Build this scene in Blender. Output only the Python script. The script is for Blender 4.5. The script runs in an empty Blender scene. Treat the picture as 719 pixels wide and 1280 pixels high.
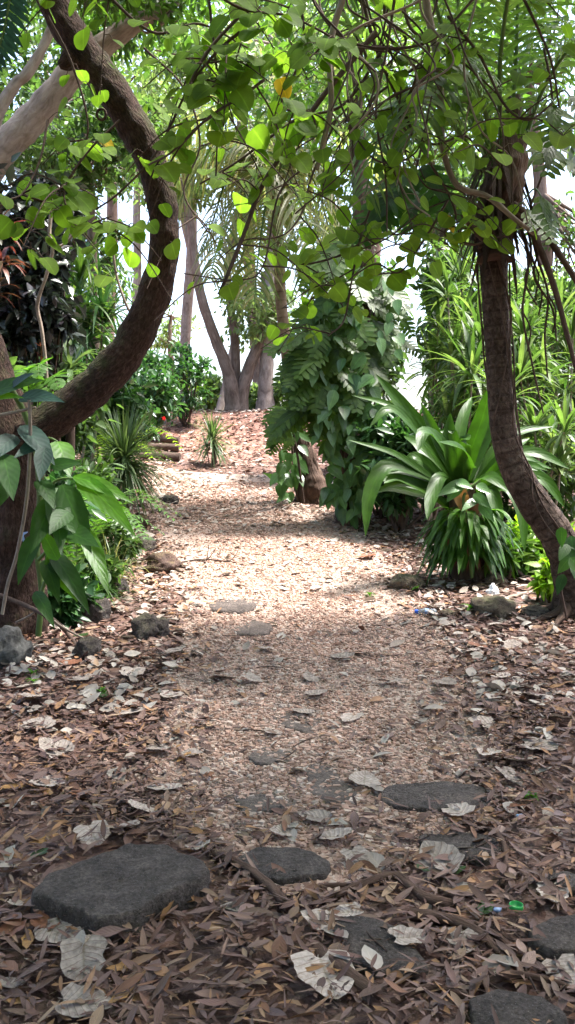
import bpy, bmesh, math
import numpy as np
from mathutils import Vector, noise as mnoise

SC = bpy.context.scene
COL = SC.collection
RNG = np.random.default_rng(11)
PI = math.pi

# ------------------------------------------------------------------ camera geometry (pixels are those of the 719 x 1280 photograph)
F, CX, CY, HZ, CAMH = 1065.0, 359.5, 640.0, 560.0, 1.5
PITCH = math.atan((CY - HZ) / F)
CP, SP = math.cos(PITCH), math.sin(PITCH)


def ray(px, py):
    a, b = (px - CX) / F, -(py - CY) / F
    return np.array([a, CP + b * SP, -SP + b * CP])


def P(px, py, Y):
    d = ray(px, py)
    return np.array([0, 0, CAMH]) + d * (Y / d[1])


# ------------------------------------------------------------------ ground height
_gy = np.array([-60, 4, 6, 8, 10, 12, 15, 18, 20, 22, 23.4, 25, 28, 40, 70, 400.])
_gz = np.array([0, 0, .06, .19, .36, .56, .90, 1.30, 1.82, 2.40, 2.52, 2.45, 2.25, 1.6, 1.0, 1.0])
_dy = np.linspace(-60, 400, 9201)
_dz = np.interp(_dy, _gy, _gz)
_k = np.hanning(31); _k /= _k.sum()
_dz = np.convolve(np.pad(_dz, 15, mode='edge'), _k, mode='valid')


def gz(x, y):
    x = np.asarray(x, float); y = np.asarray(y, float)
    z = np.interp(y, _dy, _dz)
    s = np.clip((-1.3 - x) / 2.0, 0, 1); s = s * s * (3 - 2 * s)
    z = z + s * 0.22 * np.clip((y - 3) / 3, 0, 1) * np.clip((24 - y) / 6, 0, 1)
    z = z + 0.035 * np.sin(x * 1.7 + 0.6 * y) * np.sin(y * 1.1 - x * .5) + 0.015 * np.sin(x * 4.3 + 1.0) * np.sin(y * 3.7)
    return z


def G(px, py):
    d = ray(px, py)
    lo = None
    for k in range(1, 6000):
        t = 1.2 + k * 0.01
        p = np.array([0, 0, CAMH]) + d * t
        if p[2] <= gz(p[0], p[1]):
            return np.array([p[0], p[1], float(gz(p[0], p[1]))])
    p = np.array([0, 0, CAMH]) + d * 40
    return np.array([p[0], p[1], float(gz(p[0], p[1]))])


# ------------------------------------------------------------------ mesh builder
def nrm(v):
    return v / np.maximum(np.linalg.norm(v, axis=-1, keepdims=True), 1e-9)


class MB:
    def __init__(s):
        s.v, s.l, s.t, s.uv, s.n = [], [], [], [], 0

    def add(s, v, faces, uv=None):
        """faces: (m,k) int array"""
        v = np.asarray(v, float).reshape(-1, 3)
        faces = np.asarray(faces, int)
        s.v.append(v); s.l.append((faces + s.n).ravel()); s.t.append(np.full(len(faces), faces.shape[1]))
        s.uv.append(np.zeros((len(v), 2)) if uv is None else np.asarray(uv, float).reshape(-1, 2))
        s.n += len(v)

    def mesh(s, name, origin=(0, 0, 0), smooth=True):
        v = np.concatenate(s.v) - np.asarray(origin)
        l = np.concatenate(s.l); t = np.concatenate(s.t); uv = np.concatenate(s.uv)
        me = bpy.data.meshes.new(name)
        me.vertices.add(len(v)); me.vertices.foreach_set('co', v.ravel().astype(np.float32))
        me.loops.add(len(l)); me.loops.foreach_set('vertex_index', l.astype(np.int32))
        me.polygons.add(len(t))
        st = np.concatenate([[0], np.cumsum(t)[:-1]])
        me.polygons.foreach_set('loop_start', st.astype(np.int32))
        me.polygons.foreach_set('loop_total', t.astype(np.int32))
        me.polygons.foreach_set('use_smooth', np.full(len(t), smooth))
        ul = me.uv_layers.new(name='uv')
        ul.data.foreach_set('uv', uv[l].ravel().astype(np.float32))
        me.update(calc_edges=True)
        me.validate()
        return me

    def build(s, name, mat, parent=None, loc=None, smooth=True):
        org = WORLD[parent.name] if parent is not None else (np.zeros(3) if loc is None else np.asarray(loc, float))
        me = s.mesh(name, org, smooth)
        me.materials.append(mat)
        o = bpy.data.objects.new(name, me)
        COL.objects.link(o)
        if parent is not None:
            o.parent = parent
        else:
            o.location = org
        WORLD[o.name] = org
        return o


def two_mats(stalk, leaves, name, m_stalk, m_leaf, parent):
    """one frond: stalk and leaflets in one mesh, each with its own material"""
    k = sum(len(t) for t in stalk.t)
    off = stalk.n
    stalk.v += leaves.v; stalk.uv += leaves.uv; stalk.t += leaves.t; stalk.l += [l + off for l in leaves.l]; stalk.n += leaves.n
    o = stalk.build(name, m_stalk, parent)
    o.data.materials.append(m_leaf)
    idx = np.ones(len(o.data.polygons), np.int32); idx[:k] = 0
    o.data.polygons.foreach_set('material_index', idx)
    return o


WORLD = {}


def tag(o, label=None, cat=None, group=None, kind=None):
    for k, v in (('label', label), ('category', cat), ('group', group), ('kind', kind)):
        if v:
            o[k] = v
    return o


def thing(name, label, cat, loc, group=None):
    o = bpy.data.objects.new(name, None)
    COL.objects.link(o)
    o.location = loc
    WORLD[o.name] = np.asarray(loc, float)
    return tag(o, label, cat, group)


PROF = {
    'lance': ([0, .15, .4, .6, .8, .93, 1], [.12, .62, 1, .93, .58, .24, .02]),
    'strap': ([0, .2, .5, .75, .9, 1], [.55, .85, 1, .82, .45, .03]),
    'ovate': ([0, .08, .25, .45, .7, .88, 1], [.2, .75, 1, .95, .6, .25, .02]),
    'round': ([0, .05, .16, .35, .55, .75, .9, 1], [.5, .84, 1.04, 1.08, 1.0, .8, .5, .08]),
    'leaflet': ([0, .2, .6, 1], [.6, 1, .8, .03]),
    'lobe': ([0, .3, .7, .9, 1], [.8, .95, 1, .7, .2]),
    'grass': ([0, .4, .8, 1], [1, .9, .5, .02]),
}


def straps(mb, base, d0, L, W, droop=0., up=(0, 0, 1), nseg=4, fold=.2, prof='lance', pw=1.0):
    base = np.atleast_2d(np.asarray(base, float)); n = len(base)
    if n == 0:
        return
    d0 = nrm(np.broadcast_to(np.asarray(d0, float), (n, 3)))
    L = np.broadcast_to(np.asarray(L, float), (n,)); W = np.broadcast_to(np.asarray(W, float), (n,))
    droop = np.broadcast_to(np.asarray(droop, float), (n,))
    up = np.broadcast_to(np.asarray(up, float), (n, 3))
    t = np.linspace(0, 1, nseg + 1)
    g = np.array([0, 0, -1.0])
    d = nrm(d0[:, None, :] + g * (droop[:, None, None] * (t[None, :, None] ** pw)))
    pts = np.concatenate([base[:, None, :], base[:, None, :] + np.cumsum(d[:, :-1] * (L / nseg)[:, None, None], axis=1)], axis=1)
    side = np.cross(d0, up)
    bad = np.linalg.norm(side, axis=1) < 1e-3
    if bad.any():
        side = side.copy(); side[bad] = np.array([1, 0, 0])
    side = nrm(side)[:, None, :]
    nn = nrm(np.cross(np.broadcast_to(side, d.shape), d))
    w = (W[:, None] * np.interp(t, *PROF[prof])[None, :])[:, :, None] * .5
    a = pts - side * w + nn * w * fold
    b = pts
    c = pts + side * w + nn * w * fold
    v = np.stack([a, b, c], axis=2)                       # n, s+1, 3, 3
    uv = np.zeros((n, nseg + 1, 3, 2))
    uv[..., 0] = np.array([0, .5, 1]); uv[..., 1] = t[None, :, None]
    k = nseg + 1
    f = []
    for i in range(nseg):
        f.append([i * 3, i * 3 + 1, i * 3 + 4, i * 3 + 3]); f.append([i * 3 + 1, i * 3 + 2, i * 3 + 5, i * 3 + 4])
    f = np.array(f)
    faces = (f[None] + (np.arange(n) * k * 3)[:, None, None]).reshape(-1, 4)
    mb.add(v, faces, uv)


def smooth_path(pts, n):
    pts = np.asarray(pts, float)
    if len(pts) == 2:
        t = np.linspace(0, 1, n)[:, None]
        return pts[0] * (1 - t) + pts[1] * t
    q = np.concatenate([[2 * pts[0] - pts[1]], pts, [2 * pts[-1] - pts[-2]]])
    u = np.linspace(0, len(pts) - 1 - 1e-6, n)
    i = u.astype(int); f = (u - i)[:, None]
    p0, p1, p2, p3 = q[i], q[i + 1], q[i + 2], q[i + 3]
    return .5 * (2 * p1 + (p2 - p0) * f + (2 * p0 - 5 * p1 + 4 * p2 - p3) * f ** 2 + (3 * p1 - p0 - 3 * p2 + p3) * f ** 3)


def tube(mb, pts, rad, sides=8, n=None, lump=0., seed=0, cap=True, lscale=3.0, flute=0., ring=0., ringgap=.09):
    """a tube along a smoothed path; rad given per control point"""
    pts = np.asarray(pts, float)
    rad = np.broadcast_to(np.asarray(rad, float), (len(pts),))
    n = n or max(4, len(pts) * 4)
    p = smooth_path(pts, n)
    r = np.interp(np.linspace(0, len(pts) - 1, n), np.arange(len(pts)), rad)
    tan = nrm(np.gradient(p, axis=0))
    ref = np.array([0, 1., 0])
    ux = np.zeros((n, 3)); u = ref - tan[0] * (ref @ tan[0])
    if np.linalg.norm(u) < .2:
        u = np.array([1., 0, 0]) - tan[0] * tan[0][0]
    for i in range(n):
        u = u - tan[i] * (u @ tan[i]); u = u / np.linalg.norm(u); ux[i] = u
    uy = np.cross(tan, ux)
    a = np.linspace(0, 2 * PI, sides, endpoint=False)
    seg = np.concatenate([[0], np.cumsum(np.linalg.norm(np.diff(p, axis=0), axis=1))])
    rr = np.repeat(r[:, None], sides, 1)
    if lump:
        for i in range(n):
            for j in range(sides):
                q = p[i] + ux[i] * math.cos(a[j]) * r[i] + uy[i] * math.sin(a[j]) * r[i]
                rr[i, j] *= 1 + lump * mnoise.fractal(Vector(q * lscale + seed * 7.3), 1.0, 2.0, 3)
    if flute:
        rr *= 1 + flute * np.clip(1 - seg / .7, 0, 1)[:, None] ** 1.5 * (np.cos(a * 5 + seed)[None] + .6 * np.cos(a * 3 + 2 + seed)[None])
    if ring:
        rr *= 1 + ring * (np.abs(((seg / ringgap) % 1) - .5)[:, None] * 2 - .5)
    v = p[:, None] + ux[:, None] * (np.cos(a)[None, :, None] * rr[..., None]) + uy[:, None] * (np.sin(a)[None, :, None] * rr[..., None])
    uv = np.zeros((n, sides, 2))
    uv[..., 0] = (np.minimum(a, 2 * PI - a) / PI)[None] * r.mean() * PI   # mirrored, so no seam
    uv[..., 0] += (a > PI)[None] * 3.7 * 0
    uv[..., 1] = seg[:, None]
    f = []
    ii, jj = np.meshgrid(np.arange(n - 1), np.arange(sides), indexing='ij')
    j2 = (jj + 1) % sides
    f = np.stack([ii * sides + jj, ii * sides + j2, (ii + 1) * sides + j2, (ii + 1) * sides + jj], -1).reshape(-1, 4)
    mb.add(v, f, uv)
    if cap:
        for k, idx in ((0, np.arange(sides)[::-1]), (n - 1, np.arange(sides))):
            c = v[k]
            m = c.mean(0)
            vv = np.concatenate([c, [m]])
            ff = np.array([[idx[i], idx[(i + 1) % sides], sides] for i in range(sides)])
            mb.add(vv, ff, np.concatenate([uv[k], [uv[k].mean(0)]]))
    return p


def pinnate(mb, pts, nl, llen, lw, hang=.6, angle=60, fold=.15, nseg=4, prof='leaflet', rach=None, lprof=None, rw=.012, jit=.12, rng=RNG, up=(0, 0, 1), twist=0.):
    """a feather leaf: rachis along pts, nl leaflets a side"""
    p = smooth_path(pts, max(12, nl))
    tan = nrm(np.gradient(p, axis=0))
    u = np.linspace(.06, .985, nl)
    idx = u * (len(p) - 1)
    i0 = np.clip(idx.astype(int), 0, len(p) - 2); f = (idx - i0)[:, None]
    pos = p[i0] * (1 - f) + p[i0 + 1] * f
    tt = nrm(tan[i0] * (1 - f) + tan[i0 + 1] * f)
    sd = nrm(np.cross(tt, np.broadcast_to(np.asarray(up, float), tt.shape)))
    nn = np.cross(sd, tt)
    lp = np.interp(u, *(lprof or ([0, .12, .4, .75, 1], [.45, .85, 1, .7, .25])))
    ca, sa = math.cos(math.radians(angle)), math.sin(math.radians(angle))
    for s in (-1, 1):
        d = tt * ca + sd * s * sa + nn * twist
        d = nrm(d + rng.normal(0, jit, d.shape))
        L = llen * lp * rng.uniform(.85, 1.1, nl)
        straps(mb, pos, d, L, lw * rng.uniform(.8, 1.15, nl), droop=hang * rng.uniform(.6, 1.3, nl), up=nn, nseg=nseg, fold=fold, prof=prof)
    if rach is not None:
        tube(rach, pts, np.linspace(rw, rw * .3, len(pts)), sides=5, n=len(p), cap=False)


def monstera(mb, base, d, L, W, up, droop=.6, nl=7, rng=RNG):
    """a slit leaf: a central blade and lobes along it, all in one plane that droops"""
    d = nrm(np.asarray(d, float)); g = np.array([0, 0, -1.])
    pts = [np.asarray(base, float)]
    for k in range(5):
        dd = nrm(d + g * droop * k / 4)
        pts.append(pts[-1] + dd * L / 5)
    straps(mb, [base], [d], L, W * .34, droop=droop, up=up, nseg=5, fold=.1, prof='ovate')
    pinnate(mb, pts, nl, W * .55, L / nl * .86, hang=.25, angle=62, fold=.05, nseg=3, prof='lobe', lprof=([0, .15, .45, .8, 1], [.75, 1, 1, .7, .4]), jit=.05, rng=rng, up=up)


def rdirs(n, rng=RNG):
    return nrm(rng.normal(size=(n, 3)))


def crown(mb, c, r, nclump, k, size, rng=RNG, prof='lance', wr=.5, spread=.2, nseg=2, inner=.35, down=.35, gap=None):
    c = np.asarray(c, float); r = np.asarray(r, float)
    cc = c + rdirs(nclump, rng) * (rng.uniform(inner, 1, (nclump, 1)) ** .6) * r
    if gap is not None:
        cc = cc[[not gap(q) for q in cc]]
    n = len(cc) * k
    ctr = np.repeat(cc, k, 0)
    sg = spread * np.repeat(rng.uniform(.6, 1.5, (len(cc), 1)), k, 0) * r
    b = ctr + rng.normal(size=(n, 3)) * sg * np.array([1, 1, .6])
    d = nrm(rdirs(n, rng) + nrm(b - c) * .5 + np.array([0, 0, -down]))
    s = size * rng.uniform(.6, 1.25, n)
    straps(mb, b, d, s, s * wr, droop=.35, up=nrm(rdirs(n, rng) * .7 + np.array([0, 0, 1])), nseg=nseg, fold=.25, prof=prof)
    return cc


def icorock(name, mat, loc, size, seed, rough=.28, sub=4, parent=None):
    bm = bmesh.new()
    bmesh.ops.create_icosphere(bm, subdivisions=sub, radius=1)
    sx, sy, szz = size
    for v in bm.verts:
        c = v.co.copy()
        f = 1 + .09 * abs(mnoise.noise(c * 3.3 + Vector((2, seed, 5)))) + rough * mnoise.fractal(c * 1.3 + Vector((seed * 3.1, seed, 0)), 1, 2, 4) + .10 * mnoise.cell(c * 2.2 + Vector((seed, 0, 0))) + .07 * mnoise.noise(c * 7 + Vector((seed, 1, 0)))
        v.co = Vector((c.x * sx * f, c.y * sy * f, c.z * szz * f))
    me = bpy.data.meshes.new(name); bm.to_mesh(me); bm.free()
    for p in me.polygons:
        p.use_smooth = True
    me.materials.append(mat)
    o = bpy.data.objects.new(name, me); COL.objects.link(o); o.location = loc
    o.rotation_euler = (0, 0, seed * 1.7)
    WORLD[o.name] = np.asarray(loc, float)
    return o


def slab_mesh(name, rx, ry, h, seed, mat, sup=2.6, rough=.12):
    """an irregular flat stone: rounded top edge, worn top, sides going into the soil"""
    na = 72
    a = np.linspace(0, 2 * PI, na, endpoint=False)
    rad = (np.abs(np.cos(a)) ** sup + np.abs(np.sin(a)) ** sup) ** (-1 / sup)
    for i in range(na):
        rad[i] *= 1 + rough * 2 * mnoise.fractal(Vector((math.cos(a[i]) * 1.1 + seed * 5, math.sin(a[i]) * 1.1, seed)), 1, 2, 4)
    prof = [(f, h) for f in (.12, .24, .36, .48, .6, .7, .79, .86)] + [(.91, h * .985), (.95, h * .93), (.98, h * .80), (1, h * .6), (1.01, h * .35), (1.02, h * .1), (1.03, -.06)]
    V = [(0, 0, h)]
    for f, z in prof:
        for i in range(na):
            x, y = math.cos(a[i]) * rad[i] * f * rx, math.sin(a[i]) * rad[i] * f * ry
            q = Vector((x * 9 + seed, y * 9, z * 9))
            k = .011 * mnoise.fractal(q * .5, 1, 2, 3) + .004 * mnoise.noise(q * 3.2)
            e = 1 + (.04 * mnoise.noise(q * 1.5) if f > .9 else 0)
            V.append((x * e, y * e, z + k * (1 if z > 0 else 0)))
    mb = MB()
    fs = [[0, 1 + i, 1 + (i + 1) % na] for i in range(na)]
    mb.add(V, fs)
    n = len(V); mb2 = []
    for k in range(len(prof) - 1):
        for i in range(na):
            j = (i + 1) % na
            mb2.append([1 + k * na + i, 1 + (k + 1) * na + i, 1 + (k + 1) * na + j, 1 + k * na + j])
    mb.l.append(np.array(mb2).ravel()); mb.t.append(np.full(len(mb2), 4))
    me = mb.mesh(name); me.materials.append(mat)
    return me


# ------------------------------------------------------------------ materials
def mat(name):
    m = bpy.data.materials.new(name); m.use_nodes = True
    nt = m.node_tree
    for n in list(nt.nodes):
        nt.nodes.remove(n)
    out = nt.nodes.new('ShaderNodeOutputMaterial')
    return m, nt, out


def N(nt, typ, **kw):
    n = nt.nodes.new(typ)
    for k, v in kw.items():
        if k in n.inputs.keys():
            n.inputs[k].default_value = v
        else:
            setattr(n, k, v)
    return n


def ramp(nt, stops, interp='LINEAR'):
    r = nt.nodes.new('ShaderNodeValToRGB')
    cr = r.color_ramp; cr.interpolation = interp
    while len(cr.elements) < len(stops):
        cr.elements.new(.5)
    for e, (p, c) in zip(cr.elements, stops):
        e.position = p; e.color = (*c, 1)
    return r


def leafmat(name, cols, tcol=None, transl=.4, rough=.42, spec=.4, veins=True, rib=1.5, bump=.12, stain=None):
    m, nt, out = mat(name); L = nt.links.new
    geo = N(nt, 'ShaderNodeNewGeometry')
    k = len(cols)
    rp = ramp(nt, [(i / max(1, k - 1), c) for i, c in enumerate(cols)])
    L(geo.outputs['Random Per Island'], rp.inputs[0])
    col = rp.outputs[0]
    # blotches within the leaf
    nz = N(nt, 'ShaderNodeTexNoise', Scale=9.0, Detail=3.0)
    tc = N(nt, 'ShaderNodeTexCoord')
    L(tc.outputs['Object'], nz.inputs['Vector'])
    hv = N(nt, 'ShaderNodeHueSaturation')
    mr = N(nt, 'ShaderNodeMapRange'); mr.inputs['From Min'].default_value = .3; mr.inputs['From Max'].default_value = .7
    mr.inputs['To Min'].default_value = .75; mr.inputs['To Max'].default_value = 1.25
    L(nz.outputs['Fac'], mr.inputs['Value']); L(mr.outputs[0], hv.inputs['Value']); L(col, hv.inputs['Color'])
    col = hv.outputs['Color']
    hgt = None
    if veins:
        uvn = N(nt, 'ShaderNodeUVMap', uv_map='uv')
        sx = N(nt, 'ShaderNodeSeparateXYZ'); L(uvn.outputs[0], sx.inputs[0])
        s1 = N(nt, 'ShaderNodeMath', operation='SUBTRACT'); L(sx.outputs[0], s1.inputs[0]); s1.inputs[1].default_value = .5
        ab = N(nt, 'ShaderNodeMath', operation='ABSOLUTE'); L(s1.outputs[0], ab.inputs[0])
        mrb = N(nt, 'ShaderNodeMapRange'); mrb.inputs['From Min'].default_value = 0.0; mrb.inputs['From Max'].default_value = .05
        mrb.inputs['To Min'].default_value = 1; mrb.inputs['To Max'].default_value = 0
        L(ab.outputs[0], mrb.inputs['Value'])
        # side veins: sin(40*(v - .5|u|))
        mu = N(nt, 'ShaderNodeMath', operation='MULTIPLY'); L(ab.outputs[0], mu.inputs[0]); mu.inputs[1].default_value = .55
        sb = N(nt, 'ShaderNodeMath', operation='SUBTRACT'); L(sx.outputs[1], sb.inputs[0]); L(mu.outputs[0], sb.inputs[1])
        m2 = N(nt, 'ShaderNodeMath', operation='MULTIPLY'); L(sb.outputs[0], m2.inputs[0]); m2.inputs[1].default_value = 44.
        sn = N(nt, 'ShaderNodeMath', operation='SINE'); L(m2.outputs[0], sn.inputs[0])
        mx = N(nt, 'ShaderNodeMix', data_type='RGBA', blend_type='MULTIPLY')
        mx.inputs['B'].default_value = (rib, rib, rib * .9, 1)
        L(mrb.outputs[0], mx.inputs['Factor']); L(col, mx.inputs['A'])
        col = mx.outputs['Result']
        hgt = sn.outputs[0]
    if stain:
        oi = N(nt, 'ShaderNodeObjectInfo'); va = N(nt, 'ShaderNodeVectorMath', operation='MULTIPLY_ADD'); va.inputs[1].default_value = (7, 7, 7)
        L(oi.outputs['Location'], va.inputs[0]); L(tc.outputs['Object'], va.inputs[2])
        n4 = N(nt, 'ShaderNodeTexNoise', Scale=3.2, Detail=7., Roughness=.72); L(va.outputs[0], n4.inputs['Vector'])
        mr4 = N(nt, 'ShaderNodeMapRange'); mr4.inputs['From Min'].default_value = .5; mr4.inputs['From Max'].default_value = .68; mr4.inputs['To Max'].default_value = .55
        L(n4.outputs['Fac'], mr4.inputs['Value'])
        m4 = N(nt, 'ShaderNodeMix', data_type='RGBA'); L(mr4.outputs[0], m4.inputs['Factor']); L(col, m4.inputs['A']); m4.inputs['B'].default_value = (*stain, 1); col = m4.outputs['Result']
        mr5 = N(nt, 'ShaderNodeMapRange'); mr5.inputs['From Min'].default_value = .86; mr5.inputs['From Max'].default_value = .99; mr5.inputs['To Max'].default_value = .5
        L(hgt, mr5.inputs['Value'])
        m5 = N(nt, 'ShaderNodeMix', data_type='RGBA'); L(mr5.outputs[0], m5.inputs['Factor']); L(col, m5.inputs['A']); m5.inputs['B'].default_value = (*stain, 1); col = m5.outputs['Result']
        rv = N(nt, 'ShaderNodeMapRange'); rv.inputs['To Min'].default_value = .7; rv.inputs['To Max'].default_value = 1.2; L(oi.outputs['Random'], rv.inputs['Value'])
        m6 = N(nt, 'ShaderNodeMix', data_type='RGBA', blend_type='MULTIPLY'); m6.inputs['Factor'].default_value = 1; L(col, m6.inputs['A']); L(rv.outputs[0], m6.inputs['B']); col = m6.outputs['Result']
    b = N(nt, 'ShaderNodeBsdfPrincipled', Roughness=rough)
    b.inputs['Specular IOR Level'].default_value = spec
    L(col, b.inputs['Base Color'])
    if hgt is not None:
        bp = N(nt, 'ShaderNodeBump', Strength=bump, Distance=.004); L(hgt, bp.inputs['Height']); L(bp.outputs[0], b.inputs['Normal'])
    if transl > 0:
        tr = N(nt, 'ShaderNodeBsdfTranslucent')
        mc = N(nt, 'ShaderNodeMix', data_type='RGBA', blend_type='MULTIPLY'); mc.inputs['Factor'].default_value = 1
        mc.inputs['B'].default_value = (*(tcol or (1.6, 1.7, .7)), 1)
        L(col, mc.inputs['A']); L(mc.outputs['Result'], tr.inputs['Color'])
        mix = N(nt, 'ShaderNodeMixShader', Fac=transl) if False else nt.nodes.new('ShaderNodeMixShader')
        mix.inputs[0].default_value = transl
        L(b.outputs[0], mix.inputs[1]); L(tr.outputs[0], mix.inputs[2]); L(mix.outputs[0], out.inputs[0])
    else:
        L(b.outputs[0], out.inputs[0])
    return m


def barkmat(name, cols, su=30., sv=6., rings=0., bump=.6, moss=None, mossamt=.5, rough=.9):
    m, nt, out = mat(name); L = nt.links.new
    uvn = N(nt, 'ShaderNodeUVMap', uv_map='uv')
    mp = N(nt, 'ShaderNodeMapping'); mp.inputs['Scale'].default_value = (su, sv, 1)
    L(uvn.outputs[0], mp.inputs[0])
    n1 = N(nt, 'ShaderNodeTexNoise', Scale=1., Detail=8., Roughness=.68, Distortion=.6); L(mp.outputs[0], n1.inputs['Vector'])
    v1 = N(nt, 'ShaderNodeTexVoronoi', feature='DISTANCE_TO_EDGE', Scale=.8); L(mp.outputs[0], v1.inputs['Vector'])
    tc = N(nt, 'ShaderNodeTexCoord')
    n2 = N(nt, 'ShaderNodeTexNoise', Scale=2.6, Detail=5.); L(tc.outputs['Object'], n2.inputs['Vector'])
    k = len(cols)
    rp = ramp(nt, [(.28 + .44 * i / max(1, k - 1), c) for i, c in enumerate(cols)])
    ad = N(nt, 'ShaderNodeMath', operation='ADD'); L(n1.outputs['Fac'], ad.inputs[0])
    ml = N(nt, 'ShaderNodeMath', operation='MULTIPLY_ADD'); L(n2.outputs['Fac'], ml.inputs[0]); ml.inputs[1].default_value = .5; ml.inputs[2].default_value = -.25
    L(ml.outputs[0], ad.inputs[1]); L(ad.outputs[0], rp.inputs[0])
    col = rp.outputs[0]
    h = N(nt, 'ShaderNodeMath', operation='ADD'); L(n1.outputs['Fac'], h.inputs[0])
    mv = N(nt, 'ShaderNodeMath', operation='MULTIPLY'); L(v1.outputs['Distance'], mv.inputs[0]); mv.inputs[1].default_value = .8
    L(mv.outputs[0], h.inputs[1]); hgt = h.outputs[0]
    if rings:
        sx = N(nt, 'ShaderNodeSeparateXYZ'); L(uvn.outputs[0], sx.inputs[0])
        a1 = N(nt, 'ShaderNodeMath', operation='MULTIPLY_ADD'); L(n1.outputs['Fac'], a1.inputs[0]); a1.inputs[1].default_value = .035; L(sx.outputs[1], a1.inputs[2])
        m1 = N(nt, 'ShaderNodeMath', operation='MULTIPLY'); L(a1.outputs[0], m1.inputs[0]); m1.inputs[1].default_value = rings
        fr = N(nt, 'ShaderNodeMath', operation='FRACT'); L(m1.outputs[0], fr.inputs[0])
        cr = N(nt, 'ShaderNodeMapRange'); cr.inputs['From Min'].default_value = 0; cr.inputs['From Max'].default_value = .22
        cr.inputs['To Min'].default_value = .6; cr.inputs['To Max'].default_value = 1
        L(fr.outputs[0], cr.inputs['Value'])
        mx = N(nt, 'ShaderNodeMix', data_type='RGBA', blend_type='MULTIPLY'); mx.inputs['Factor'].default_value = 1
        L(col, mx.inputs['A']); L(cr.outputs[0], mx.inputs['B']); col = mx.outputs['Result']
        hh = N(nt, 'ShaderNodeMath', operation='ADD'); L(hgt, hh.inputs[0]); L(cr.outputs[0], hh.inputs[1]); hgt = hh.outputs[0]
    if moss:
        n3 = N(nt, 'ShaderNodeTexNoise', Scale=3.4, Detail=6., Roughness=.7); L(tc.outputs['Object'], n3.inputs['Vector'])
        geo = N(nt, 'ShaderNodeNewGeometry'); sz = N(nt, 'ShaderNodeSeparateXYZ'); L(geo.outputs['Normal'], sz.inputs[0])
        ma = N(nt, 'ShaderNodeMath', operation='MULTIPLY_ADD'); L(sz.outputs[2], ma.inputs[0]); ma.inputs[1].default_value = .22; L(n3.outputs['Fac'], ma.inputs[2])
        mr = N(nt, 'ShaderNodeMapRange'); mr.inputs['From Min'].default_value = .55; mr.inputs['From Max'].default_value = .72
        mr.inputs['To Max'].default_value = mossamt
        L(ma.outputs[0], mr.inputs['Value'])
        mx = N(nt, 'ShaderNodeMix', data_type='RGBA'); L(mr.outputs[0], mx.inputs['Factor']); L(col, mx.inputs['A']); mx.inputs['B'].default_value = (*moss, 1)
        col = mx.outputs['Result']
    b = N(nt, 'ShaderNodeBsdfPrincipled', Roughness=rough); b.inputs['Specular IOR Level'].default_value = .2
    L(col, b.inputs['Base Color'])
    bp = N(nt, 'ShaderNodeBump', Strength=bump, Distance=.02); L(hgt, bp.inputs['Height']); L(bp.outputs[0], b.inputs['Normal'])
    L(b.outputs[0], out.inputs[0])
    return m


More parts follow.
